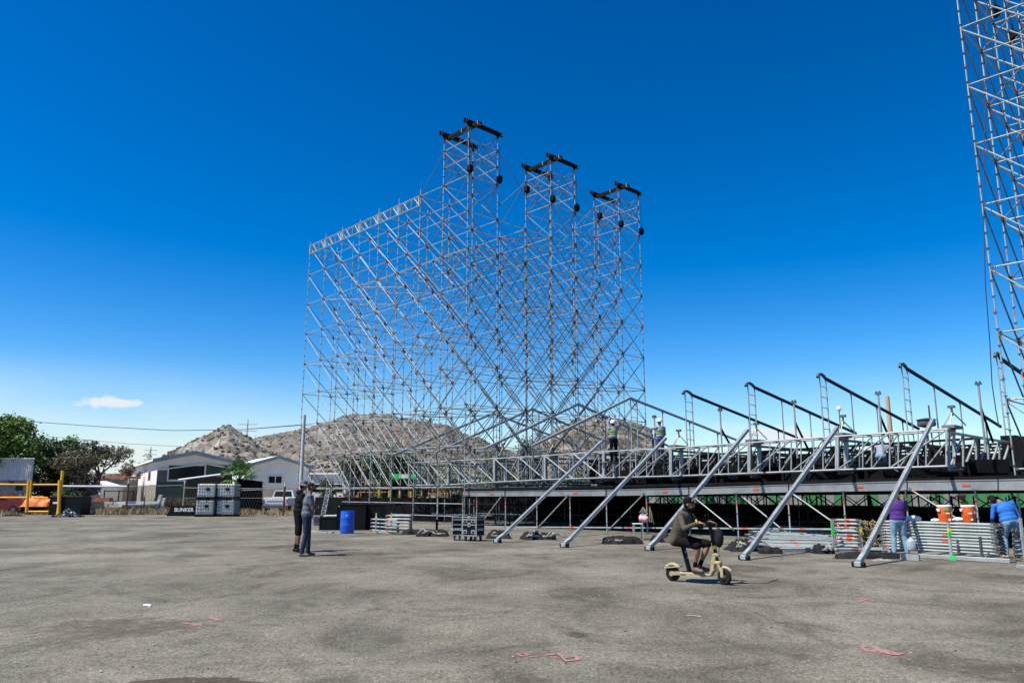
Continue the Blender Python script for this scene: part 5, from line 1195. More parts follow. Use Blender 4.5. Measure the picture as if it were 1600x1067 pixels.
# coolers on the rack
def cooler(px, yb, label, rz):
    base = W(px, yb, 19.75); base.z = .862
    t_ = thing('drink_cooler', base, label, 'cooler', None, rz); r0 = .155
    mb = MB(); mb.lathe((0, 0, 0), [(r0 * .88, 0), (r0 * .92, .02), (r0 * .94, .10), (r0 * 1.0, .12), (r0 * 1.02, .26), (r0 * 1.05, .34), (r0 * 1.05, .365)], 0, 32); mb.build('body', 'cooler', t_, 40, world=False)
    mb = MB(); mb.lathe((0, 0, .365), [(r0 * 1.08, 0), (r0 * 1.10, .012), (r0 * 1.08, .035), (r0 * .9, .045), (r0 * .2, .05)], 0, 32); mb.build('lid', 'whitep', t_, 40, world=False)
    for s_ in (-1, 1): mb = MB(); mb.box((s_ * r0 * 1.12, -.02, .28), (.04, .10, .06), 0, bev=.012); mb.box((s_ * r0 * 1.15, -.02, .31), (.03, .12, .02), 0); mb.build('handle', 'whitep', t_, world=False)
    mb = MB(); mb.tube((0, -r0 * .85, .05), (0, -r0 * 1.15, .05), .022, 0, 12); mb.box((0, -r0 * 1.18, .06), (.03, .03, .05), 0, bev=.006); mb.build('tap', 'whitep', t_, world=False)
    mb = MB(); 
    for (x, z, w_, h_) in ((-.03, .21, .09, .03), (.10, .23, .04, .06)):
        y = -math.sqrt(max(0, (r0 * 1.03) ** 2 - x * x)); mb.box((x, y - .002, z), (w_, .006, h_), 0, rot=math.asin(x / r0) )
    mb.build('sticker', 'whitep', t_, world=False)
    if 'left' in label: mb = MB(); mb.box((-.06, -r0 * .97, .31), (.10, .008, .06), 0, rot=-.3); mb.build('picture_label', 'greenp', t_, world=False)
    return t_
cooler(1478, 818, 'orange drinks cooler with a white lid, left one of two on the tube rack', .1)
cooler(1515.5, 819, 'orange drinks cooler with a white lid, right one of two on the tube rack', -.15)
for px, sc_, lab in ((1498, .11, 'white hard hat lying between the two orange coolers'), (1462, .08, 'small white bag lying left of the orange coolers'), (1428, .14, 'white bag lying on the rack right of the purple-shirted man')):
    p = W(px, 816, 20.0 if px > 1440 else 20.5); p.z = .862; mb = MB(); mb.ell(p + Z * sc_ * .35, (sc_ * 1.4, sc_, sc_ * .6), 0, 16, 10, jit=.04); tag(mb.build('hard_hat' if 'hat' in lab else 'white_bag', 'whitep', smooth=60), lab, 'hard hat' if 'hat' in lab else 'bag')
p = G(1426, 869) + Z * .16; mb = MB(); mb.lathe(p, [(.10, 0), (.11, .02), (.105, .10), (.11, .20), (.09, .25), (.03, .29), (.03, .32)], 0, 20); M['clearp'] = mat('clear_plastic', (.7, .75, .78), .15, 0, 0, trans=.6); tag(mb.build('water_jug', 'clearp', smooth=50), 'clear plastic water jug by the legs of the purple-shirted man', 'jug')
# tube stack at the right edge
a5 = G(1601, 878); tubes_between(a5, a5 + Vector((1.2, .6, 0)), 7, 3, .10, Vector((-.3, 1, 0)).normalized(), .12, .028, 'tubes stacked at the right edge', lambda i, j: 'silver tube in the stack cut by the right edge of the view', ends=False)
mb = MB(); p0 = a5 + Vector((-.02, -.06, 0)); mb.bar(p0, p0 + Z * 1.0, .05, .05); tag(mb.build('rack_post', 'galv'), 'silver post at the right edge behind the bending man', 'post'); mb = MB(); mb.bar(G(1592, 886) + Z * .03, G(1625, 893) + Z * .03, .1, .06); tag(mb.build('flat_bar', 'galv'), 'silver bar on the ground at the bottom right corner of the racks', 'bar')
# loose bits on the asphalt: sticks, scraps
for (x0, y0, x1, y1, m_, lab) in ((1202, 910, 1216, 905, 'brown', 'thin bent twig on the asphalt right of the scooter'), (1132, 912, 1202, 911, 'brown', 'thin dark wire on the asphalt right of the scooter wheel'), (1072, 962.5, 1096, 964, 'wood', 'short pale stick on the asphalt below the scooter'), (868, 1022, 884, 1036, 'brown', 'small dark twig on the pink paint mark'), (225, 946, 236, 948, 'white', 'small white scrap on the asphalt at the left')):
    mb = MB(); a_, b_ = G(x0, y0) + Z * .008, G(x1, y1) + Z * .008; mb.path([a_, a_.lerp(b_, .5) + Vector((0, .03, .004)), b_], .006 if m_ != 'white' else .02, 0, 6); tag(mb.build('twig' if m_ != 'white' else 'paper_scrap', m_), lab, 'twig' if m_ != 'white' else 'litter')
# ================================================================== background on the left
def WG(px, Y): p = W(px, 790, Y); p.z = 0; return p
def hz(py, Y): return zat(py, Y)
# --- trees
def leaf_cloud(mb, c, rad, n, size, rnd, shell=.55, m=0):
    for k in range(n):
        d = Vector((rnd.gauss(0, 1), rnd.gauss(0, 1), rnd.gauss(0, 1))).normalized(); r_ = shell + (1 - shell) * rnd.random() ** .6
        r_ *= 1 + .18 * rnd.gauss(0, 1)
        p = Vector(c) + Vector((d.x * rad[0] * r_, d.y * rad[1] * r_, d.z * rad[2] * r_))
        s_ = size * rnd.uniform(.5, 1.3); a_ = Vector((rnd.gauss(0, 1), rnd.gauss(0, 1), rnd.gauss(0, .6))).normalized(); b_ = a_.cross(Vector((rnd.gauss(0, 1), rnd.gauss(0, 1), rnd.gauss(0, 1)))).normalized()
        mb.quad(p - a_ * s_, p - b_ * s_ * .5, p + a_ * s_, p + b_ * s_ * .5, m)
def tree(name, base, h, spread, leafm, label, seed, nleaf=5000, lsize=.14, trunk_h=.3, tr=.22, flat=.6, group=None, bare=.0, clr=(.12, .24)):
    rnd = random.Random(seed); t_ = thing(name, base, label, 'tree', group)
    mb = MB(); tips = []
    def grow(p, d, ln, r_, lv):
        k = 3; pts = [p]; q = p; dd = d
        for i in range(k): dd = (dd + Vector((rnd.gauss(0, .16), rnd.gauss(0, .16), rnd.gauss(.03, .10)))).normalized(); q = q + dd * ln / k; pts.append(q)
        mb.path(pts, r_, 0, 6 if lv else 10, [r_ * (1 - .35 * i / k) for i in range(k + 1)])
        if lv >= 4 or r_ < .012: tips.append(q); return
        tips.append(q) if lv >= 2 else None
        for c_ in range(rnd.choice((2, 3, 3)) if lv else 4):
            a_ = rnd.uniform(0, 6.28); s_ = rnd.uniform(.45, .95); nd = (dd * .8 + Vector((math.cos(a_) * s_, math.sin(a_) * s_, rnd.uniform(-.05, .5) * flat))).normalized()
            grow(q, nd, ln * rnd.uniform(.62, .88), r_ * .6, lv + 1)
    grow(Vector((0, 0, -.1)), Vector((rnd.uniform(-.15, .15), 0, 1)), h * trunk_h, tr, 0)
    # fit branches to the wanted crown size
    ext = max(max(abs(p.x), abs(p.y)) for p in tips) or 1; zz = max(p.z for p in tips); z0 = h * trunk_h
    def fit(p): f = max(0, min(1, (p.z - z0 * .6) / z0)); return Vector((p.x * (1 + (spread * .92 / ext - 1) * f), p.y * (1 + (spread * .92 / ext - 1) * f), p.z if p.z < z0 else z0 + (p.z - z0) * (h * .95 - z0) / (zz - z0)))
    mb.v = [fit(v) for v in mb.v]; tips = [fit(p) for p in tips]
    mb.build('trunk', 'bark', t_, True, world=False)
    lb = MB(); rnd.shuffle(tips); use = tips[:int(len(tips) * (1 - bare))]; per = max(1, nleaf // max(1, len(use)))
    for p in use: rr = spread * rnd.uniform(*clr); leaf_cloud(lb, p, (rr, rr, rr * .62), per, lsize, rnd, .2)
    lb.build('crown', leafm, t_, world=False); return t_
TR = [  # px, Y, top py, half width px, mats, label...
    (5, 62, 646, 66, 'leafg', 'tall bright green tree behind the corrugated shed', 1, 15000, 0),
    (62, 66, 684, 50, 'leafd', 'dark tree with tangled grey branches right of the shed', 2, 9000, 0),
    (104, 64, 690, 46, 'leafd', 'dark bushy tree behind the yellow gate', 3, 10000, 0),
    (84, 70, 680, 38, 'leafg', 'green-topped tree peeping out between the darker trees', 4, 6000, 0),
    (157, 62, 688, 56, 'leafo', 'sparse spreading acacia left of the white building', 5, 9000, 0),
    (218, 95, 707, 22, 'leafd', 'small round dark tree behind the white building roof', 7, 2200, 0),
    (196, 80, 716, 26, 'leafo', 'low sparse tree touching the white building', 8, 1500, .1)]
for (px, Y, yt, hw, lm, lab, sd_, nl, br) in TR:
    h = hz(yt, Y); sp_ = hw / 1229 * Y
    tree('tree', WG(px, Y), h, sp_, lm, lab, sd_, nl, .13 if lm != 'leafo' else .10, .26 if lm != 'leafo' else .30, .20 if lm == 'leafo' else .12, .5, 'trees left of the white buildings', br, (.12, .24) if lm == 'leafo' else (.18, .34))
def bush(px, Y, yt, hw, lm, label, seed, n=2500, name='bush', cat='bush', ls=.13, grp=None):
    rnd = random.Random(seed); base = WG(px, Y); h = hz(yt, Y); r_ = hw / 1229 * Y
    t_ = thing(name, base, label, cat, grp); mb = MB()
    for k in range(9): a_ = rnd.uniform(0, 6.28); d = Vector((math.cos(a_) * r_ * .7, math.sin(a_) * r_ * .5, h * rnd.uniform(.5, .9))); mb.path([(0, 0, -.05), d * .5 + Vector((rnd.uniform(-.2, .2), 0, .1)), d], .05, 0, 5, [.07, .04, .015])
    mb.build('stems', 'bark', t_, world=False); mb = MB()
    for k in range(14):
        a_ = rnd.uniform(0, 6.28); q = rnd.random() ** .5; z_ = h * rnd.uniform(.18, .82); f = 1 - .55 * abs(z_ / h - .4)
        leaf_cloud(mb, (math.cos(a_) * r_ * q * .75 * f, math.sin(a_) * r_ * q * .6, z_), (r_ * .38, r_ * .38, h * .20), n // 14, ls, rnd, .2)
    mb.build('foliage', lm, t_, world=False); return t_
for k, (px, Y, yt, hw, lm, lab, n_) in enumerate([
    (556, 62, 704, 48, 'leafo', 'olive bush seen through the left part of the scaffold', 5200), (612, 60, 697, 48, 'leafd', 'dark rounded bush behind the middle of the scaffold wing', 6000), (655, 66, 712, 36, 'leafd', 'dark bush behind the left end of the box truss', 3200),
    (708, 72, 722, 34, 'leafy', 'yellow-green bush behind the box truss', 2400), (775, 80, 694, 36, 'leafy', 'yellow-green tree between hill and rafters', 3200), (832, 80, 668, 30, 'leafd', 'tall dark tree behind the left rafters', 3600), (905, 88, 722, 40, 'leafy', 'pale green bush behind the box trusses', 2400),
    (1290, 90, 704, 60, 'leafd', 'dark tree showing just above the box truss', 3000), (512, 70, 748, 22, 'leafd', 'small dark bush by the far white house', 1400), (1450, 90, 722, 60, 'leafd', 'dark tree behind the right part of the stage', 2600), (1120, 95, 724, 70, 'leafo', 'olive tree behind the middle of the stage', 2600)]):
    bush(px, Y, yt, hw, lm, lab, 30 + k, n_, 'bush', 'bush', .15, 'bushes and trees behind the site')
bush(88, 65, 716, 44, 'leafd', 'dark tangled undergrowth below the trees right of the shed', 56, 6500, 'undergrowth', 'undergrowth', .13)
bush(128, 66, 728, 30, 'leafo', 'olive undergrowth behind the trunk of the acacia', 57, 3000, 'undergrowth', 'undergrowth', .12)
bush(97, 60, 757, 30, 'leafy', 'low green hedge behind the yellow gate', 55, 2400, 'hedge', 'hedge', .10)
# --- corrugated shed with block base
Ys = 60.0; a_ = WG(-60, Ys); b_ = WG(46, Ys); zt_, zm = hz(717, Ys), hz(749, Ys)
sh = thing('shed', WG(0, Ys), 'shed of pale corrugated sheets on a grey block wall, at the left edge', 'shed')
SD = Vector((-3.4, 4.9, 0)); mb = MB(); e0 = Vector((a_.x, Ys, 0)); e1 = Vector((b_.x - .1, Ys, 0)); mb.prism([e0, e1, e1 + Z * zm, e0 + Z * zm], SD); mb.build('block_wall', 'wallg', sh)
mb = MB(); n = 220; Lx = b_.x - a_.x
for i in range(n + 1): x = a_.x + Lx * i / n; y = Ys - .12 + .09 * math.sin(i * .9); mb.v += [Vector((x, y, zm - .05)), Vector((x, y, zt_))]
for i in range(n): mb.face((2*i, 2*i+2, 2*i+3, 2*i+1))
for i in range(61): y = Ys - .12 + SD.y * i / 60; x = b_.x + SD.x * i / 60 + .06 * math.sin(i * .9); mb.v += [Vector((x, y, zm - .05)), Vector((x, y, zt_))]
o0 = 2 * (n + 1)
for i in range(60): mb.face((o0+2*i, o0+2*i+2, o0+2*i+3, o0+2*i+1))
M['corr'] = mat('corrugated_sheet', (.62, .66, .67), .6, .0, .15, .8); mb.build('corrugated_cladding', 'corr', sh)
mb = MB(); e0 = Vector((a_.x - .1, Ys - .3, zt_)); e1 = Vector((b_.x + .15, Ys - .3, zt_)); mb.prism([e0, e1, e1 + Z * .08, e0 + Z * .08], SD * 1.08); mb.build('roof', 'corr', sh)
for (x0, x1, y0, y1) in ((14, 22, 752, 758), (24, 36, 757, 766)):
    p0, p1 = W(x0, y1, Ys), W(x1, y0, Ys); mb = MB(); mb.box(Vector(((p0.x+p1.x)/2, Ys + .02, (p0.z+p1.z)/2)), (p1.x-p0.x, .1, p1.z-p0.z)); mb.build('opening', 'glass', sh)
# --- red car behind the gate, orange tarp on a mound, slabs
cy = 57.5; cp = WG(2, cy); cr = thing('parked_car', cp, 'dark red car parked behind the yellow gate at the left edge', 'car')
mb = MB(); prof = [(-2.2, .25), (-2.25, .75), (-1.9, .95), (-1.2, 1.02), (-.75, 1.42), (.35, 1.45), (1.05, 1.0), (2.0, .82), (2.25, .6), (2.2, .25)]
mb.prism([Vector((cp.x + x, cy - .8, z)) for x, z in prof], (0, 1.6, 0)); mb.build('body', 'carred', cr, 30)
mb = MB(); mb.prism([Vector((cp.x + x, cy - .815, z)) for x, z in ((-1.05, 1.03), (-.68, 1.36), (.28, 1.38), (.85, 1.02))], (0, .05, 0)); mb.build('window', 'glass', cr)
for x in (-1.4, 1.4): mb = MB(); mb.tube((cp.x + x, cy - .83, .32), (cp.x + x, cy - .6, .32), .32, 0, 20); mb.tube((cp.x + x, cy - .84, .32), (cp.x + x, cy - .82, .32), .18, 1, 16); mb.build('wheel', ['tyre', 'galvd'], cr, 40)
c_ = WG(65, 57.0); mb = MB(); mb.box(c_ + Z * .35, (2.2, 1.2, .7)); tag(mb.build('dark_block', 'blackfab'), 'dark bulky block under the orange tarpaulin', 'block'); heap(c_ + Z * .55, 2.7, 1.8, hz(767, 57) * .75, 'otarp', 'orange and white tarpaulin draped over a heap behind the yellow gate', seed=41, name='orange_tarp', amp=.10)
mb = MB(); rnd = random.Random(4)
for lay in range(4):
    for k in range(5):
        x0 = WG(-30 + k * 48 + lay * 6, 58).x; mb.box(Vector((x0 + 1, 58 + rnd.uniform(0, .4), .12 + lay * .22)), (2.1, .9, .17), 0, rnd.uniform(-.02, .02))
tag(mb.build('concrete_planks', 'conc'), 'long low stack of grey concrete planks behind the gate and fence', 'planks')
# --- yellow gate
Yg = 55.0; gt = thing('yellow_gate', WG(45, Yg), 'open yellow tubular steel gate with its hinge posts', 'gate')
def ybar(x0, y0, x1, y1, r_=.06, nm='rail', m='yellowp'): mb = MB(); mb.tube(W(x0, y0, Yg), W(x1, y1, Yg), r_, 0, 10); mb.build(nm, m, gt)
ybar(-40, 756, 44, 757); ybar(-40, 777, 44, 777); ybar(52, 757, 92, 757); ybar(44, 799, 76, 799); ybar(44, 777, 75, 777, .04)
ybar(45, 750, 41.5, 800, .10, 'gate_post'); ybar(49, 750, 47, 778, .07, 'gate_post'); ybar(93.5, 750, 92, 802, .12, 'gate_post')
mb = MB(); mb.tube(W(94, 776, Yg + .1), W(98, 735, Yg + .1), .10, 0, 10); mb.build('leaning_bar', 'yellowp', gt); mb = MB(); mb.tube(W(94, 776, Yg + .1) * 1.0, Vector((W(93, 776, Yg + .1).x, Yg + .1, 0)), .10, 0, 10); mb.build('leaning_bar', 'yellowp', gt)
# --- fence: white top rail, rusty posts
fn = thing('wire_fence', WG(200, 56), 'chain-link fence with a white top rail and rusty posts along the yard edge', 'fence')
mb = MB(); mb.tube(W(97, 759.5, 55.5), W(198, 760, 56.5), .07, 0, 8); mb.build('top_rail', 'white', fn)
for (px, yt, yb, m_, Y) in ((197.5, 755, 801, 'brown', 56), (286, 756, 803, 'wood', 55), (443.5, 760, 803, 'brown', 54), (225, 775, 800, 'brown', 56.5), (330, 762, 800, 'brown', 55)):
    p = WG(px, Y); mb = MB(); mb.tube(p, p + Z * hz(yt, Y), .075 if px < 200 or px > 440 else .045, 0, 8); 
    mb.tube(p + Z * (hz(yt, Y)), p + Z * (hz(yt, Y) + .22), .05, 1, 8); mb.build('fence_post', [m_, 'white'], fn)
mb = MB(); mb.tube(W(198, 760, 56), W(286, 758, 55.3), .02, 0, 5); mb.tube(W(286, 762, 55), W(443, 764, 54), .03, 0, 5); mb.tube(W(286, 778, 55), W(443, 778, 54), .012, 0, 5)
for k in range(56):
    x0 = 199 + k * 4.4; mb.tube(W(x0, 761, 56), W(x0 + 14, 799, 56), .006, 0, 4); mb.tube(W(x0 + 14, 761, 56), W(x0, 799, 56), .006, 0, 4)
mb.build('wire_mesh', 'galvd', fn)
for (px, lean, lab) in ((244, .35, 'broken concrete post leaning right, left one of two by the green wall'), (251, .28, 'broken concrete post leaning right, right one of two by the green wall')):
    p = WG(px, 57); mb = MB(); mb.bar(p, p + Vector((lean * .8, 0, 1.35 - (px - 244) * .03)), .22, .22); tag(mb.build('concrete_post', 'conc'), lab, 'post')
# dry weeds
def weeds(x0, x1, Y0, Y1, n, hh, m, label, seed, wd=.02):
    rnd = random.Random(seed); mb = MB()
    for k in range(n):
        p = WG(rnd.uniform(x0, x1), rnd.uniform(Y0, Y1)); h_ = hh * rnd.uniform(.4, 1.2) * (.6 + .8 * abs(mn.noise(Vector((p.x * .4, p.y * .4, seed)))))
        d = Vector((rnd.gauss(0, .3), rnd.gauss(0, .3), 1)) * h_; s_ = Vector((rnd.uniform(-1, 1), rnd.uniform(-1, 1), 0)).normalized() * wd
        b = len(mb.v); mb.v += [p - s_, p + s_, p + d]; mb.face((b, b + 1, b + 2))
    tag(mb.build('dry_grass', m), label, 'grass', kind='stuff')
weeds(150, 300, 55.5, 58.5, 3600, .65, 'drygrass', 'dry straw-coloured weeds along the fence left of the black case', 3, .03)
weeds(375, 500, 54.5, 57, 1600, .5, 'drygrass', 'dry weeds along the fence by the white pickup', 4, .03)
weeds(-20, 150, 56, 58, 1800, .4, 'drygrass', 'dry weeds below the concrete planks', 5, .03)
weeds(240, 300, 58.5, 60.5, 2500, 1.5, 'leafo', 'tall olive weeds in front of the dark green wall', 6, .04)
# --- white houses
bx_ = Vector((math.cos(R(30)), math.sin(R(30)), 0)); by_ = Vector((-math.sin(R(30)), math.cos(R(30)), 0))
def along(P0, d, px):
    kk = (px - 800) / 1229.5; return (kk * P0.y - P0.x) / (d.x - kk * d.y)
def house(name, cx, Y, xr, xl_back, ye, ya, label, m_front='white'):
    C = WG(cx, Y); s_ = along(C, bx_, xr); dl = along(C, by_, xl_back) if xl_back else 12
    ze, za = hz(ye, Y), hz(ya, C.y + bx_.y * s_ / 2)
    h_ = thing(name, C, label, 'house')
    E_ = C + bx_ * s_; Mi = C + bx_ * s_ / 2
    mb = MB(); mb.prism([C, E_, E_ + Z * ze, Mi + Z * za, C + Z * ze], by_ * dl); mb.build('wall', 'wallw', h_)
    mb = MB()
    for (p, q) in ((C - bx_ * .5 - Z * (za - ze) * .5 / (s_ / 2) * 1, Mi), (E_ + bx_ * .5 - Z * (za - ze) * .5 / (s_ / 2), Mi)):
        a_ = p + Z * (ze + .06) - by_ * .55; b_ = q + Z * (za + .06) - by_ * .55; 
        mb.prism([a_, b_, b_ + Z * .16, a_ + Z * .16] if p.x < q.x else [b_, a_, a_ + Z * .16, b_ + Z * .16], by_ * (dl + .8))
    rf = mb.build('roof', 'whiteroof', h_)
    mb = MB()
    for (p, q) in ((C - bx_ * .55 - Z * (za - ze) * .55 / (s_ / 2), Mi), (E_ + bx_ * .55 - Z * (za - ze) * .55 / (s_ / 2), Mi)):
        a_ = p + Z * (ze - .12) - by_ * .60; b_ = q + Z * (za - .12) - by_ * .60; mb.prism([a_, b_, b_ + Z * .36, a_ + Z * .36], by_ * .045)
    mb.build('fascia', 'fascia', rf)
    return h_, C, E_, Mi, ze, za, s_, dl
M['whiteroof'] = mat('white_roof', (.80, .80, .79), .5, 0, .06, 1); M['fascia'] = mat('grey_blue_fascia', (.20, .26, .31), .6, 0, .15, 1)
h1, C, E_, Mi, ze, za, s_, dl = house('house', 242, 70, 352, 186, 719, 708.5, 'white gabled building with three slit windows and dark green panels, left of the palm')
def wallbox(C0, d, nrm, s0, s1, z0, z1, name, m, par, out=.03, th=.06):
    p0 = C0 + d * s0 + nrm * out; p1 = C0 + d * s1 + nrm * out; mb = MB(); mb.prism([p0 + Z * z0, p1 + Z * z0, p1 + Z * z1, p0 + Z * z1], -nrm * th if False else nrm * -th); return mb.build(name, m, par)
for px in (196, 213, 231.5):
    s0 = along(C, by_, px + 1.6); s1 = along(C, by_, px - 1.6); Yw = (C + by_ * s0).y; wallbox(C, by_, -bx_, s0, s1, hz(750, Yw), hz(735, Yw), 'slit_window', 'glass', h1)
wallbox(C, by_, -bx_, 0, dl, 0, hz(757, 72), 'grey_base', 'wallg', h1, .04)
gx = lambda px: along(C, bx_, px)
wallbox(C, bx_, -by_, gx(243), s_, 0, hz(752, 71), 'lower_green_wall', 'tgreen', h1, .04)
wallbox(C, bx_, -by_, gx(243), gx(259), hz(752, 71), hz(735, 71), 'grey_panel', 'galvd', h1, .05)
wallbox(C, bx_, -by_, gx(261), gx(317), hz(749, 71), hz(727.5, 71), 'dark_opening', 'glass', h1, .05)
wallbox(C, bx_, -by_, gx(319.5), gx(352), hz(749, 72), hz(726, 72), 'dark_opening', 'tgreen', h1, .05)
mb = MB(); p = lambda px, py: C + bx_ * gx(px) - by_ * .09 + Z * (hz(py, (C + bx_ * gx(px)).y))
mb.bar(p(242, 734), p(318, 724.5), .07, .10); mb.bar(p(318, 724.5), p(356, 731), .07, .10); mb.bar(p(260, 731), p(260, 751), .09, .09); mb.bar(p(318, 725), p(318, 743), .10, .10); mb.bar(p(260, 751), p(266, 751), .07, .07); mb.build('white_trim', 'white', h1)
h2, C2, E2, Mi2, ze2, za2, s2, dl2 = house('house', 378, 84, 481, None, 729, 715, 'smaller white gabled house with one dark window, right of the palm')
g2 = lambda px: along(C2, bx_, px); wn = wallbox(C2, bx_, -by_, g2(418.5), g2(439), hz(754.5, 86), hz(743.8, 86), 'window', 'glass', h2, .03)
mb = MB(); q = lambda px, py: C2 + bx_ * g2(px) - by_ * .06 + Z * (hz(py, 86)); 
for (x0, y0, x1, y1) in ((417.5, 755, 440, 755), (417.5, 743.5, 440, 743.5), (418, 755, 418, 743.5), (439.5, 755, 439.5, 743.5), (429, 755, 429, 743.5)): mb.bar(q(x0, y0), q(x1, y1), .07, .08)
mb.build('window_frame', 'white', wn)
a_, b_ = WG(404, 66), WG(478, 66); mb = MB(); mb.bar(a_ + Z * hz(763, 66) * .5, b_ + Z * hz(763, 66) * .5, .2, hz(761, 66)); tag(mb.build('block_wall', 'wallg'), 'grey block wall behind the white pickup', 'wall')
a_, b_ = WG(100, 78), WG(190, 78); mb = MB(); mb.bar(a_ + Z * .85, b_ + Z * .85, .2, 1.7 + .4); tag(mb.build('block_wall', 'wallg'), 'grey wall behind the acacia', 'wall')
# small white house & rust roofed house behind the acacia
t_ = thing('house', WG(148, 74), 'small white house half hidden behind the acacia', 'house'); p = WG(148, 74); mb = MB(); mb.box(p + Z * 1.1, (2.4, 3, 2.2)); mb.build('wall', 'wallw', t_); mb = MB(); mb.box(p + Z * .9 + Vector((-.6, -1.52, 0)), (.5, .06, .9)); mb.build('door', 'glass', t_); mb = MB(); mb.prism([p + Vector((-1.4, -1.7, 2.2)), p + Vector((1.4, -1.7, 2.2)), p + Vector((0, -1.7, 2.6))], (0, 3.4, 0)); M['tile'] = mat('orange_tiles', (.38, .12, .05), .8, 0, .4, 5); mb.build('roof', 'whiteroof', t_)
t_ = thing('shed', WG(184, 76), 'low building with rusty orange roof edge beside the white wall', 'shed'); p = WG(178, 79); mb = MB(); mb.box(p + Z * 1.4, (3, 3, 2.8)); mb.build('wall', 'wallg', t_); mb = MB(); mb.box(p + Z * 3, (3.3, 3.3, .25)); mb.build('roof', 'tile', t_)
mb = MB(); p = WG(160, 60); mb.box(p + Z * .85, (1.2, .7, .6), 0, .1); mb.box(p + Z * .45, (.8, .5, .3), 0); tag(mb.build('rusty_hopper', 'tile'), 'rusty orange metal hopper under the acacia', 'hopper')
mb = MB(); p = WG(184, 60)
for x in (-1.1, 0, 1.1): mb.tube(p + Vector((x, 0, 0)), p + Vector((x, 0, 1.7)), .04, 0, 6)
for z in (.9, 1.65): mb.tube(p + Vector((-1.1, 0, z)), p + Vector((1.1, 0, z)), .04, 0, 6)
tag(mb.build('metal_frame', 'blacksteel'), 'black tubular frame standing in front of the grey wall', 'frame')
mb = MB(); mb.box(WG(218, 57) + Z * .82, (3.0, .5, .16)); mb.box(WG(216, 57.6) + Z * .62, (2.6, .6, .12)); mb.box(WG(210, 57) + Z * .3, (.2, .4, .6)); mb.box(WG(228, 57.2) + Z * .3, (.2, .4, .6)); tag(mb.build('white_board_stack', 'white'), 'white boards stacked on blocks behind the fence', 'boards')
mb = MB(); p = WG(133, 57.5); n = 14
for i in range(n + 1): a2_ = R(100) + R(70) * i / n; mb.v += [p + Vector((1.1 + math.cos(a2_) * 1.6, 0, .1 + math.sin(a2_) * 1.3)) - Vector((0, .3, 0)), p + Vector((1.1 + math.cos(a2_) * 1.6, 1.2, .1 + math.sin(a2_) * 1.3))]
for i in range(n): mb.face((2*i, 2*i+1, 2*i+3, 2*i+2))
tag(mb.build('curved_sheet', 'corr'), 'curved pale metal sheet leaning right of the black box', 'metal sheet')
# --- black shade-cloth enclosure around the palm
Ye = 60; bk_ = thing('black_enclosure', WG(345, Ye), 'black shade-cloth enclosure behind the stacked water tanks', 'enclosure')
def panel(pts, m, nm_, th=.12): mb = MB(); mb.prism([W(x, y, Yq) for x, y, Yq in pts], (0, th, 0)); mb.build(nm_, m, bk_)
panel([(291, 806, 61), (362, 806, 59), (362, 741, 59), (291, 749, 61)], 'blackfab', 'cloth_panel')
panel([(371, 806, 60), (409.5, 806, 61), (409.5, 752, 61), (371, 747, 60)], 'blackfab', 'cloth_panel')
mb = MB(); mb.tube(W(279, 749.5, 60), W(345, 741, 59), .07, 0, 8); mb.tube(W(371, 766, 59.8), W(409, 765, 60.8), .03, 0, 6); mb.build('rail', 'white', bk_)
# --- palm
pp = WG(371, 60.5); pl = thing('palm_tree', pp, 'low fan palm growing above the stacked water tanks', 'palm'); hp_ = hz(752, 60.5)
mb = MB(); mb.path([pp, pp + Z * hp_ * .5, pp + Z * hp_], .3, 0, 14, [.42, .36, .30]); [mb.lathe(pp + Z * (.15 + .16 * k), [(.40 - .005 * k, 0), (.43 - .005 * k, .05), (.36, .12)], 0, 12) for k in range(int(hp_ / .16))]; mb.build('trunk', 'bark', pl)
rnd = random.Random(77)
for k in range(17):
    az_ = k * 2.399 + rnd.uniform(-.2, .2); el_ = R(80 - k * 5.0) + rnd.uniform(-.1, .1); mb = MB()
    d = Vector((math.cos(az_) * math.cos(el_), math.sin(az_) * math.cos(el_), math.sin(el_))); st_ = pp + Z * hp_; ln = rnd.uniform(.9, 1.35); pts = [st_, st_ + d * ln * .6, st_ + d * ln + Z * -.08]; mb.path(pts, .03, 0, 5, [.035, .025, .02])
    c_ = pts[-1]; side = d.cross(Z).normalized(); upn = side.cross(d)
    for q in range(17):
        a2_ = R(-110 + 220 * q / 16); dd = (d * math.cos(a2_) + side * math.sin(a2_)).normalized(); l_ = rnd.uniform(.75, 1.0) * (1.1 - .3 * abs(a2_) / 2); e_ = c_ + dd * l_ + upn * .10 - Z * .28 * l_ * (1 + .5 * rnd.random()); mid = c_ + dd * l_ * .55 + upn * .08; wv_ = d.cross(dd); sd2 = dd.cross(upn).normalized() * .05
        b = len(mb.v); mb.v += [c_, mid - sd2, mid + sd2, e_]; mb.face((b, b + 1, b + 3, b + 2))
    mb.build('frond', 'palm', pl)
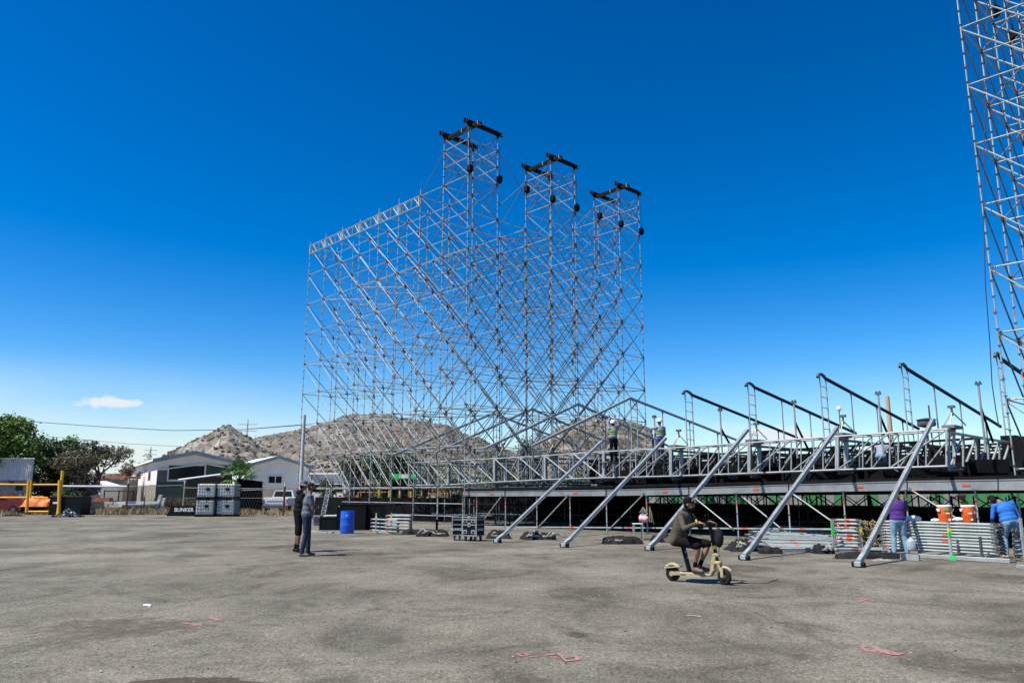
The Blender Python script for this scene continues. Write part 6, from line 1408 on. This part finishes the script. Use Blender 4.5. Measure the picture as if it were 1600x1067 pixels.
# --- water tanks (caged cubes), four
def tank(px, yb, yt, Y, name_lab, dark):
    base = WG(px, Y); base.z = hz(yb, Y) if yb < 800 else 0; w_ = 29 / 1229 * Y; h_ = hz(yt, Y) - base.z
    t_ = thing('caged_tank', base, name_lab, 'tank', 'caged water tanks stacked two high')
    mb = MB(); mb.box((0, 0, .13 + (h_ - .15) / 2), (w_ - .10, w_ - .10, h_ - .18), 0, bev=.06); mb.tube((0, 0, h_ - .08), (0, 0, h_), .12, 1, 16); mb.build('plastic_tank', [dark, 'black'], t_, world=False)
    mb = MB(); s_ = w_ / 2 - .02
    for z in [.16 + (h_ - .22) * k / 4 for k in range(5)]:
        for a, b in (((-s_, -s_), (s_, -s_)), ((s_, -s_), (s_, s_)), ((s_, s_), (-s_, s_)), ((-s_, s_), (-s_, -s_))): mb.tube((*a, z), (*b, z), .016, 0, 6)
    for k in range(8):
        f = -s_ + 2 * s_ * k / 7
        for a in ((f, -s_), (f, s_), (-s_, f), (s_, f)): mb.tube((*a, .12), (*a, h_ - .06), .014, 0, 6)
    mb.build('cage', 'galvd', t_, world=False)
    mb = MB()
    for x in (-1, 0, 1): mb.box((x * (w_/2 - .08), 0, .05), (.13, w_, .10), 0)
    mb.box((0, 0, .11), (w_, w_, .03), 0); mb.build('pallet', 'black', t_, world=False)
    mb = MB(); mb.box((.12, -s_ - .02, h_ * .62), (.22, .02, .2), 0); mb.build('plate', 'black', t_, world=False)
tank(325, 806, 780.5, 52, 'grey caged water tank, lower left of four', 'ibc'); tank(357, 806, 780.5, 52.2, 'grey caged water tank, lower right of four', 'ibc')
M['ibcw'] = mat('white_tank_plastic', (.75, .76, .70), .45, 0, .1, 1.5)
tank(325.5, 779.5, 755, 52, 'whitish caged water tank, upper left of four', 'ibcw'); tank(356, 779.5, 755, 52.2, 'whitish caged water tank, upper right of four', 'ibcw')
# --- black lettered case, black box with rubbish
p = G(282.5, 806); t_ = thing('black_case', p, 'low black case with white lettering left of the water tanks', 'case'); w_ = 38 / 1229 * p.y; mb = MB(); h_ = hz(790, p.y)
mb.prism([(-w_/2 - .15, 0, 0), (w_/2, 0, 0), (w_/2, 0, h_), (-w_/2 + .12, 0, h_)], (0, .9, 0)); mb.build('shell', 'black', t_, world=False); text_mesh('BUNKER', .34, 'lettering', 'white', t_, (.18, -.01, h_ * .60), (R(90), 0, 0)); mb = MB(); mb.box((w_/2 + .5, .3, .15), (.9, .4, .3)); mb.build('side_box', 'black', t_, world=False)
p = G(100, 804.5); w_ = 50 / 1229 * p.y; h_ = hz(775.5, p.y); t_ = thing('black_bin', p, 'big open black box standing in front of the yellow gate', 'box'); mb = MB()
mb.box((0, .05, h_/2), (w_, .04, h_)); mb.box((0, 1.25, h_/2), (w_, .04, h_)); mb.box((-w_/2 + .02, .65, h_/2), (.04, 1.15, h_)); mb.box((w_/2 - .02, .65, h_/2), (.04, 1.15, h_)); mb.box((0, .65, .03), (w_ - .1, 1.1, .05)); mb.build('shell', 'black', t_, world=False)
mb = MB(); mb.bar((-w_/2, .03, h_), (w_/2, .03, h_), .05, .04); mb.build('rim', 'galvd', t_, world=False)
mb = MB(); mb.box((-w_/2 + .4, .02, h_ * .66), (.32, .02, .13)); mb.build('white_label', 'white', t_, world=False)
p = G(106, 807.5); mb = MB(); rnd = random.Random(6)
for k in range(420):
    a2_ = rnd.uniform(0, 6.28); r_ = rnd.random() ** .7; q = p + Vector((math.cos(a2_) * r_ * 1.0, math.sin(a2_) * r_ * .5, .03 + max(0, .5 * (1 - r_ * 1.3)) * rnd.random())); d = Vector((rnd.gauss(0, 1), rnd.gauss(0, 1), rnd.gauss(0, .5))).normalized() * rnd.uniform(.05, .16); s2_ = d.cross(Vector((rnd.gauss(0, 1), rnd.gauss(0, 1), rnd.gauss(0, 1)))).normalized() * .05
    mb.quad(q - d - s2_, q + d - s2_, q + d + s2_, q - d + s2_, rnd.choice((0, 0, 1, 2)))
M['litterw'] = mat('pale_plastic', (.5, .56, .56), .6); tag(mb.build('rubbish_pile', ['litterw', 'navy', 'blackfab']), 'pile of blue and white rubbish in front of the big black box', 'rubbish')
for (px, py, lx, m_, lab) in ((20, 806, 1.6, 'blackfab', 'flat black rag on the dirt at the far left'), (158, 807, 1.0, 'brown', 'dark scrap on the ground right of the black box'), (145, 797, .5, 'whitefab', 'small white bundle near the fence')):
    heap(G(px, py), lx, .6, .12 if 'white' not in lab else .35, m_, lab, 'rag', seed=int(px), name='rag', amp=.4)
# --- pickup
Yp = 60.0; c_ = WG(430, Yp); pk = thing('pickup_truck', c_, 'old white pickup truck parked behind the fence', 'pickup')
X = lambda x, y, z: Vector((c_.x + x, Yp + y, z)); g0 = 0
mb = MB(); mb.box(X(.0, 1.2, .85), (1.95, 2.4, .62), 0, bev=.05); mb.build('cargo_bed', 'white', pk)
mb = MB(); mb.prism([X(-1.05, 2.4, 1.1), X(.75, 2.4, 1.1), X(.60, 2.4, 1.72), X(-.80, 2.4, 1.72)], (0, 1.5, 0)); mb.box(X(-.05, 4.0, .85), (1.95, 3.2, .7), 0, bev=.06); mb.build('cab', 'white', pk)
mb = MB(); mb.prism([X(-.85, 2.37, 1.22), X(.56, 2.37, 1.22), X(.48, 2.37, 1.62), X(-.72, 2.37, 1.62)], (0, .05, 0)); mb.build('rear_window', 'glass', pk)
mb = MB(); mb.box(X(0, -.01, .86), (1.6, .02, .38), 0, bev=.004); tg = mb.build('tailgate', 'white', pk); mb = MB(); mb.box(X(0, -.03, .88), (1.3, .012, .05), 0); mb.build('tailgate_trim', 'alud', tg); mb = MB(); mb.bar(X(-1.0, -.12, .45), X(1.0, -.12, .45), .12, .16); mb.build('bumper', 'galvd', pk)
for x in (-.9, .9): mb = MB(); mb.box(X(x, -.02, .88), (.10, .03, .26)); mb.build('tail_light', 'red', pk)
for x in (-.82, .82):
    for y in (.7, 4.4): mb = MB(); mb.tube(X(x - .12, y, .36), X(x + .12, y, .36), .36, 0, 18); mb.build('wheel', 'tyre', pk, 40)
# --- utility pole, wires, pylons, far post
up_ = WG(468.5, 49.0); mb = MB(); mb.tube(up_, up_ + Z * hz(648, 49), .12, 0, 14, .10); tag(mb.build('utility_pole', 'conc', smooth=60), 'thick grey concrete pole at the left end of the scaffold', 'pole')
def wire(pts, Ys_, r_, lab): mb = MB(); mb.path([W(x, y, Y) for (x, y), Y in zip(pts, Ys_)], r_, 0, 5); tag(mb.build('overhead_wire', 'cable'), lab, 'wire')
wire([(-60, 653), (30, 657), (150, 666), (270, 672.5), (380, 671), (468, 664)], [90, 88, 84, 78, 70, 49], .035, 'upper overhead wire sagging across the left sky to the pole')
wire([(70, 681), (200, 693), (330, 700)], [150, 150, 150], .04, 'lower overhead wire above the trees')
def pylon(px, yt, yb, Y, lab):
    b0 = WG(px, Y); H_ = hz(yt, Y); t_ = thing('power_pylon', b0, lab, 'pylon', 'distant power pylons'); mb = MB(); s_ = H_ * .10
    for x in (-1, 1): mb.tube((x * s_, 0, 0), (x * .4, 0, H_ * .75), .16, 0, 4); mb.tube((x * .4, 0, H_ * .75), (0, 0, H_), .14, 0, 4)
    for k in range(10):
        z0, z1 = H_ * .075 * k, H_ * .075 * (k + 1); f = lambda z: s_ + (.4 - s_) * z / (H_ * .75); mb.tube((-f(z0), 0, z0), (f(z1), 0, z1), .09, 0, 4); mb.tube((f(z0), 0, z0), (-f(z1), 0, z1), .09, 0, 4)
    mb.build('lattice', 'galvd', t_, world=False); mb = MB()
    for z in (.74, .84, .93): mb.tube((-s_ * 1.3, 0, H_ * z), (s_ * 1.3, 0, H_ * z), .14, 0, 4)
    mb.build('cross_arm', 'galvd', t_, world=False)
pylon(228, 698, 0, 400, 'faint lattice pylon left of the stony hill'); pylon(379, 655, 0, 450, 'faint lattice pylon above the pointed hill'); pylon(392, 680, 0, 640, 'smallest faint pylon in the dip right of the pointed hill')
mb = MB(); p = WG(1402, 60); mb.tube(p, p + Z * hz(619, 60), .22, 0, 10, .16); tag(mb.build('wooden_pole', 'wood'), 'pale wooden pole rising behind the stage roof', 'pole')
mb = MB(); p = WG(1323, 70); mb.tube(p, p + Z * hz(640, 70), .05, 0, 8); mb.ell(p + Z * hz(638.5, 70), (.22, .22, .22), 1, 14, 10); tag(mb.build('globe_lamp', ['galvd', 'whitep']), 'white globe lamp on a thin pole behind the stage roof', 'lamp')
mb = MB(); p = W(1448, 665, 34); q = Vector((p.x, p.y, 2.0)); mb.tube(q, q + Z * (p.z - 2.0), .04); mb.lathe(p, [(.05, -.1), (.35, -.02), (.38, .05), (.36, .22), (.42, .26), (.1, .34)], 0, 20); tag(mb.build('beacon_lamp', 'galvd', smooth=40), 'round grey lantern-like lamp standing above the truss behind the nearest mast', 'lamp')
mb = MB(); q = WG(1467, 40); mb.tube(q, q + Z * hz(633, 40), .04, 0, 6); tag(mb.build('dark_pole', 'brown'), 'thin dark pole left of the last hinge tripod', 'pole')
# --- far buildings and hoarding behind
def far_box(px0, px1, y0, Y, m, nm_, lab, cat, dep=6):
    a_, b_ = WG(px0, Y), WG(px1, Y); H_ = hz(y0, Y); t_ = thing(nm_, (a_ + b_) / 2, lab, cat); mb = MB(); mb.box((a_ + b_) / 2 + Vector((0, dep / 2, H_ / 2)), (b_.x - a_.x, dep, H_)); mb.build('wall', m, t_)
    mb = MB(); mb.box((a_ + b_) / 2 + Vector((0, dep / 2, H_ + .1)), (b_.x - a_.x + .6, dep + .6, .2)); mb.build('roof', 'whiteroof', t_)
    for k in range(3): f = .2 + .3 * k; mb = MB(); mb.box(a_.lerp(b_, f) + Vector((0, -.02, H_ * .55)), (.9, .05, .9)); mb.build('window', 'glass', t_)
far_box(486, 538, 741, 95, 'wallw', 'far_house', 'long white building far behind the left end of the scaffold', 'building')
far_box(712, 760, 752, 95, 'wallw', 'far_house', 'small white building seen through the left trusses', 'building')
a_, b_ = WG(611, 58), WG(649, 58); mb = MB(); mb.bar(a_ + Z * hz(744, 58), b_ + Z * hz(744, 58), .1, hz(740, 58) - hz(748, 58), 0); mb.bar(a_.lerp(b_, .32) + Z * hz(744, 58) - Vector((0, .01, 0)), a_.lerp(b_, .72) + Z * hz(744, 58) - Vector((0, .01, 0)), .1, (hz(740, 58) - hz(748, 58)) * .7, 1)
for p in (a_, b_): mb.tube(p, p + Z * hz(740, 58), .05, 2, 8)
M['signg'] = mat('green_sign', (.02, .50, .10), .6); tag(mb.build('banner_sign', ['signg', 'white', 'galvd']), 'bright green and white banner on posts behind the scaffold', 'banner')
# hoarding of green and white panels behind the stage
M['hoardw'] = mat('grey_white_board', (.20, .215, .20), .8, 0, .4, 1.2)  # white boards toned down to a darker grey
rnd = random.Random(5); xs = list(range(980, 1700, 17)); P_prev = None
for k, px in enumerate(xs):
    p0 = bpt(px, 19); p1 = bpt(px + 16.6, 19); mb = MB(); green = (k % 3 == 1) or px > 1490 or (1395 < px < 1412) or rnd.random() < .15
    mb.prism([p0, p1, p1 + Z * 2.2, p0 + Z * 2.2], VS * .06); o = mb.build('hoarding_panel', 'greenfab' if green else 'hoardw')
    tag(o, ('green' if green else 'white') + ' hoarding panel glimpsed under the stage deck', 'panel', 'hoarding panels behind the stage')
# orange-yellow jacks along the low terrain behind the screen
for k, (x, y0, y1) in enumerate(((592, 765, 775), (608, 766, 776), (624.5, 766, 775), (641.5, 767, 776), (658.5, 766, 774))):
    p0, p1 = W(x, y0, 46), W(x, y1, 46); mb = MB(); mb.bar(p0, Vector((p1.x, p1.y, 0)), .14, .10); tag(mb.build('yellow_prop', 'yellowp'), 'yellow prop standing behind the black screens', 'prop', 'yellow props behind the screens')
mb = MB(); mb.tube(W(560, 769, 52), W(604, 768.5, 50), .025, 0, 6); mb.tube(W(668, 770.5, 48), W(700, 770.5, 46), .025, 0, 6); mb.tube(W(560, 769, 52), Vector((*W(560, 769, 52).xy, 0)), .05, 0, 6); mb.tube(W(700, 770.5, 46), Vector((*W(700, 770.5, 46).xy, 0)), .05, 0, 6); tag(mb.build('orange_rail', 'otarp'), 'orange rail behind the black screens', 'rail')
for o in bpy.data.objects:
    if o.get('label') is None and o.parent is None and o.type in ('MESH', 'EMPTY') and o.get('kind') is None: print('UNLABELLED', o.name)
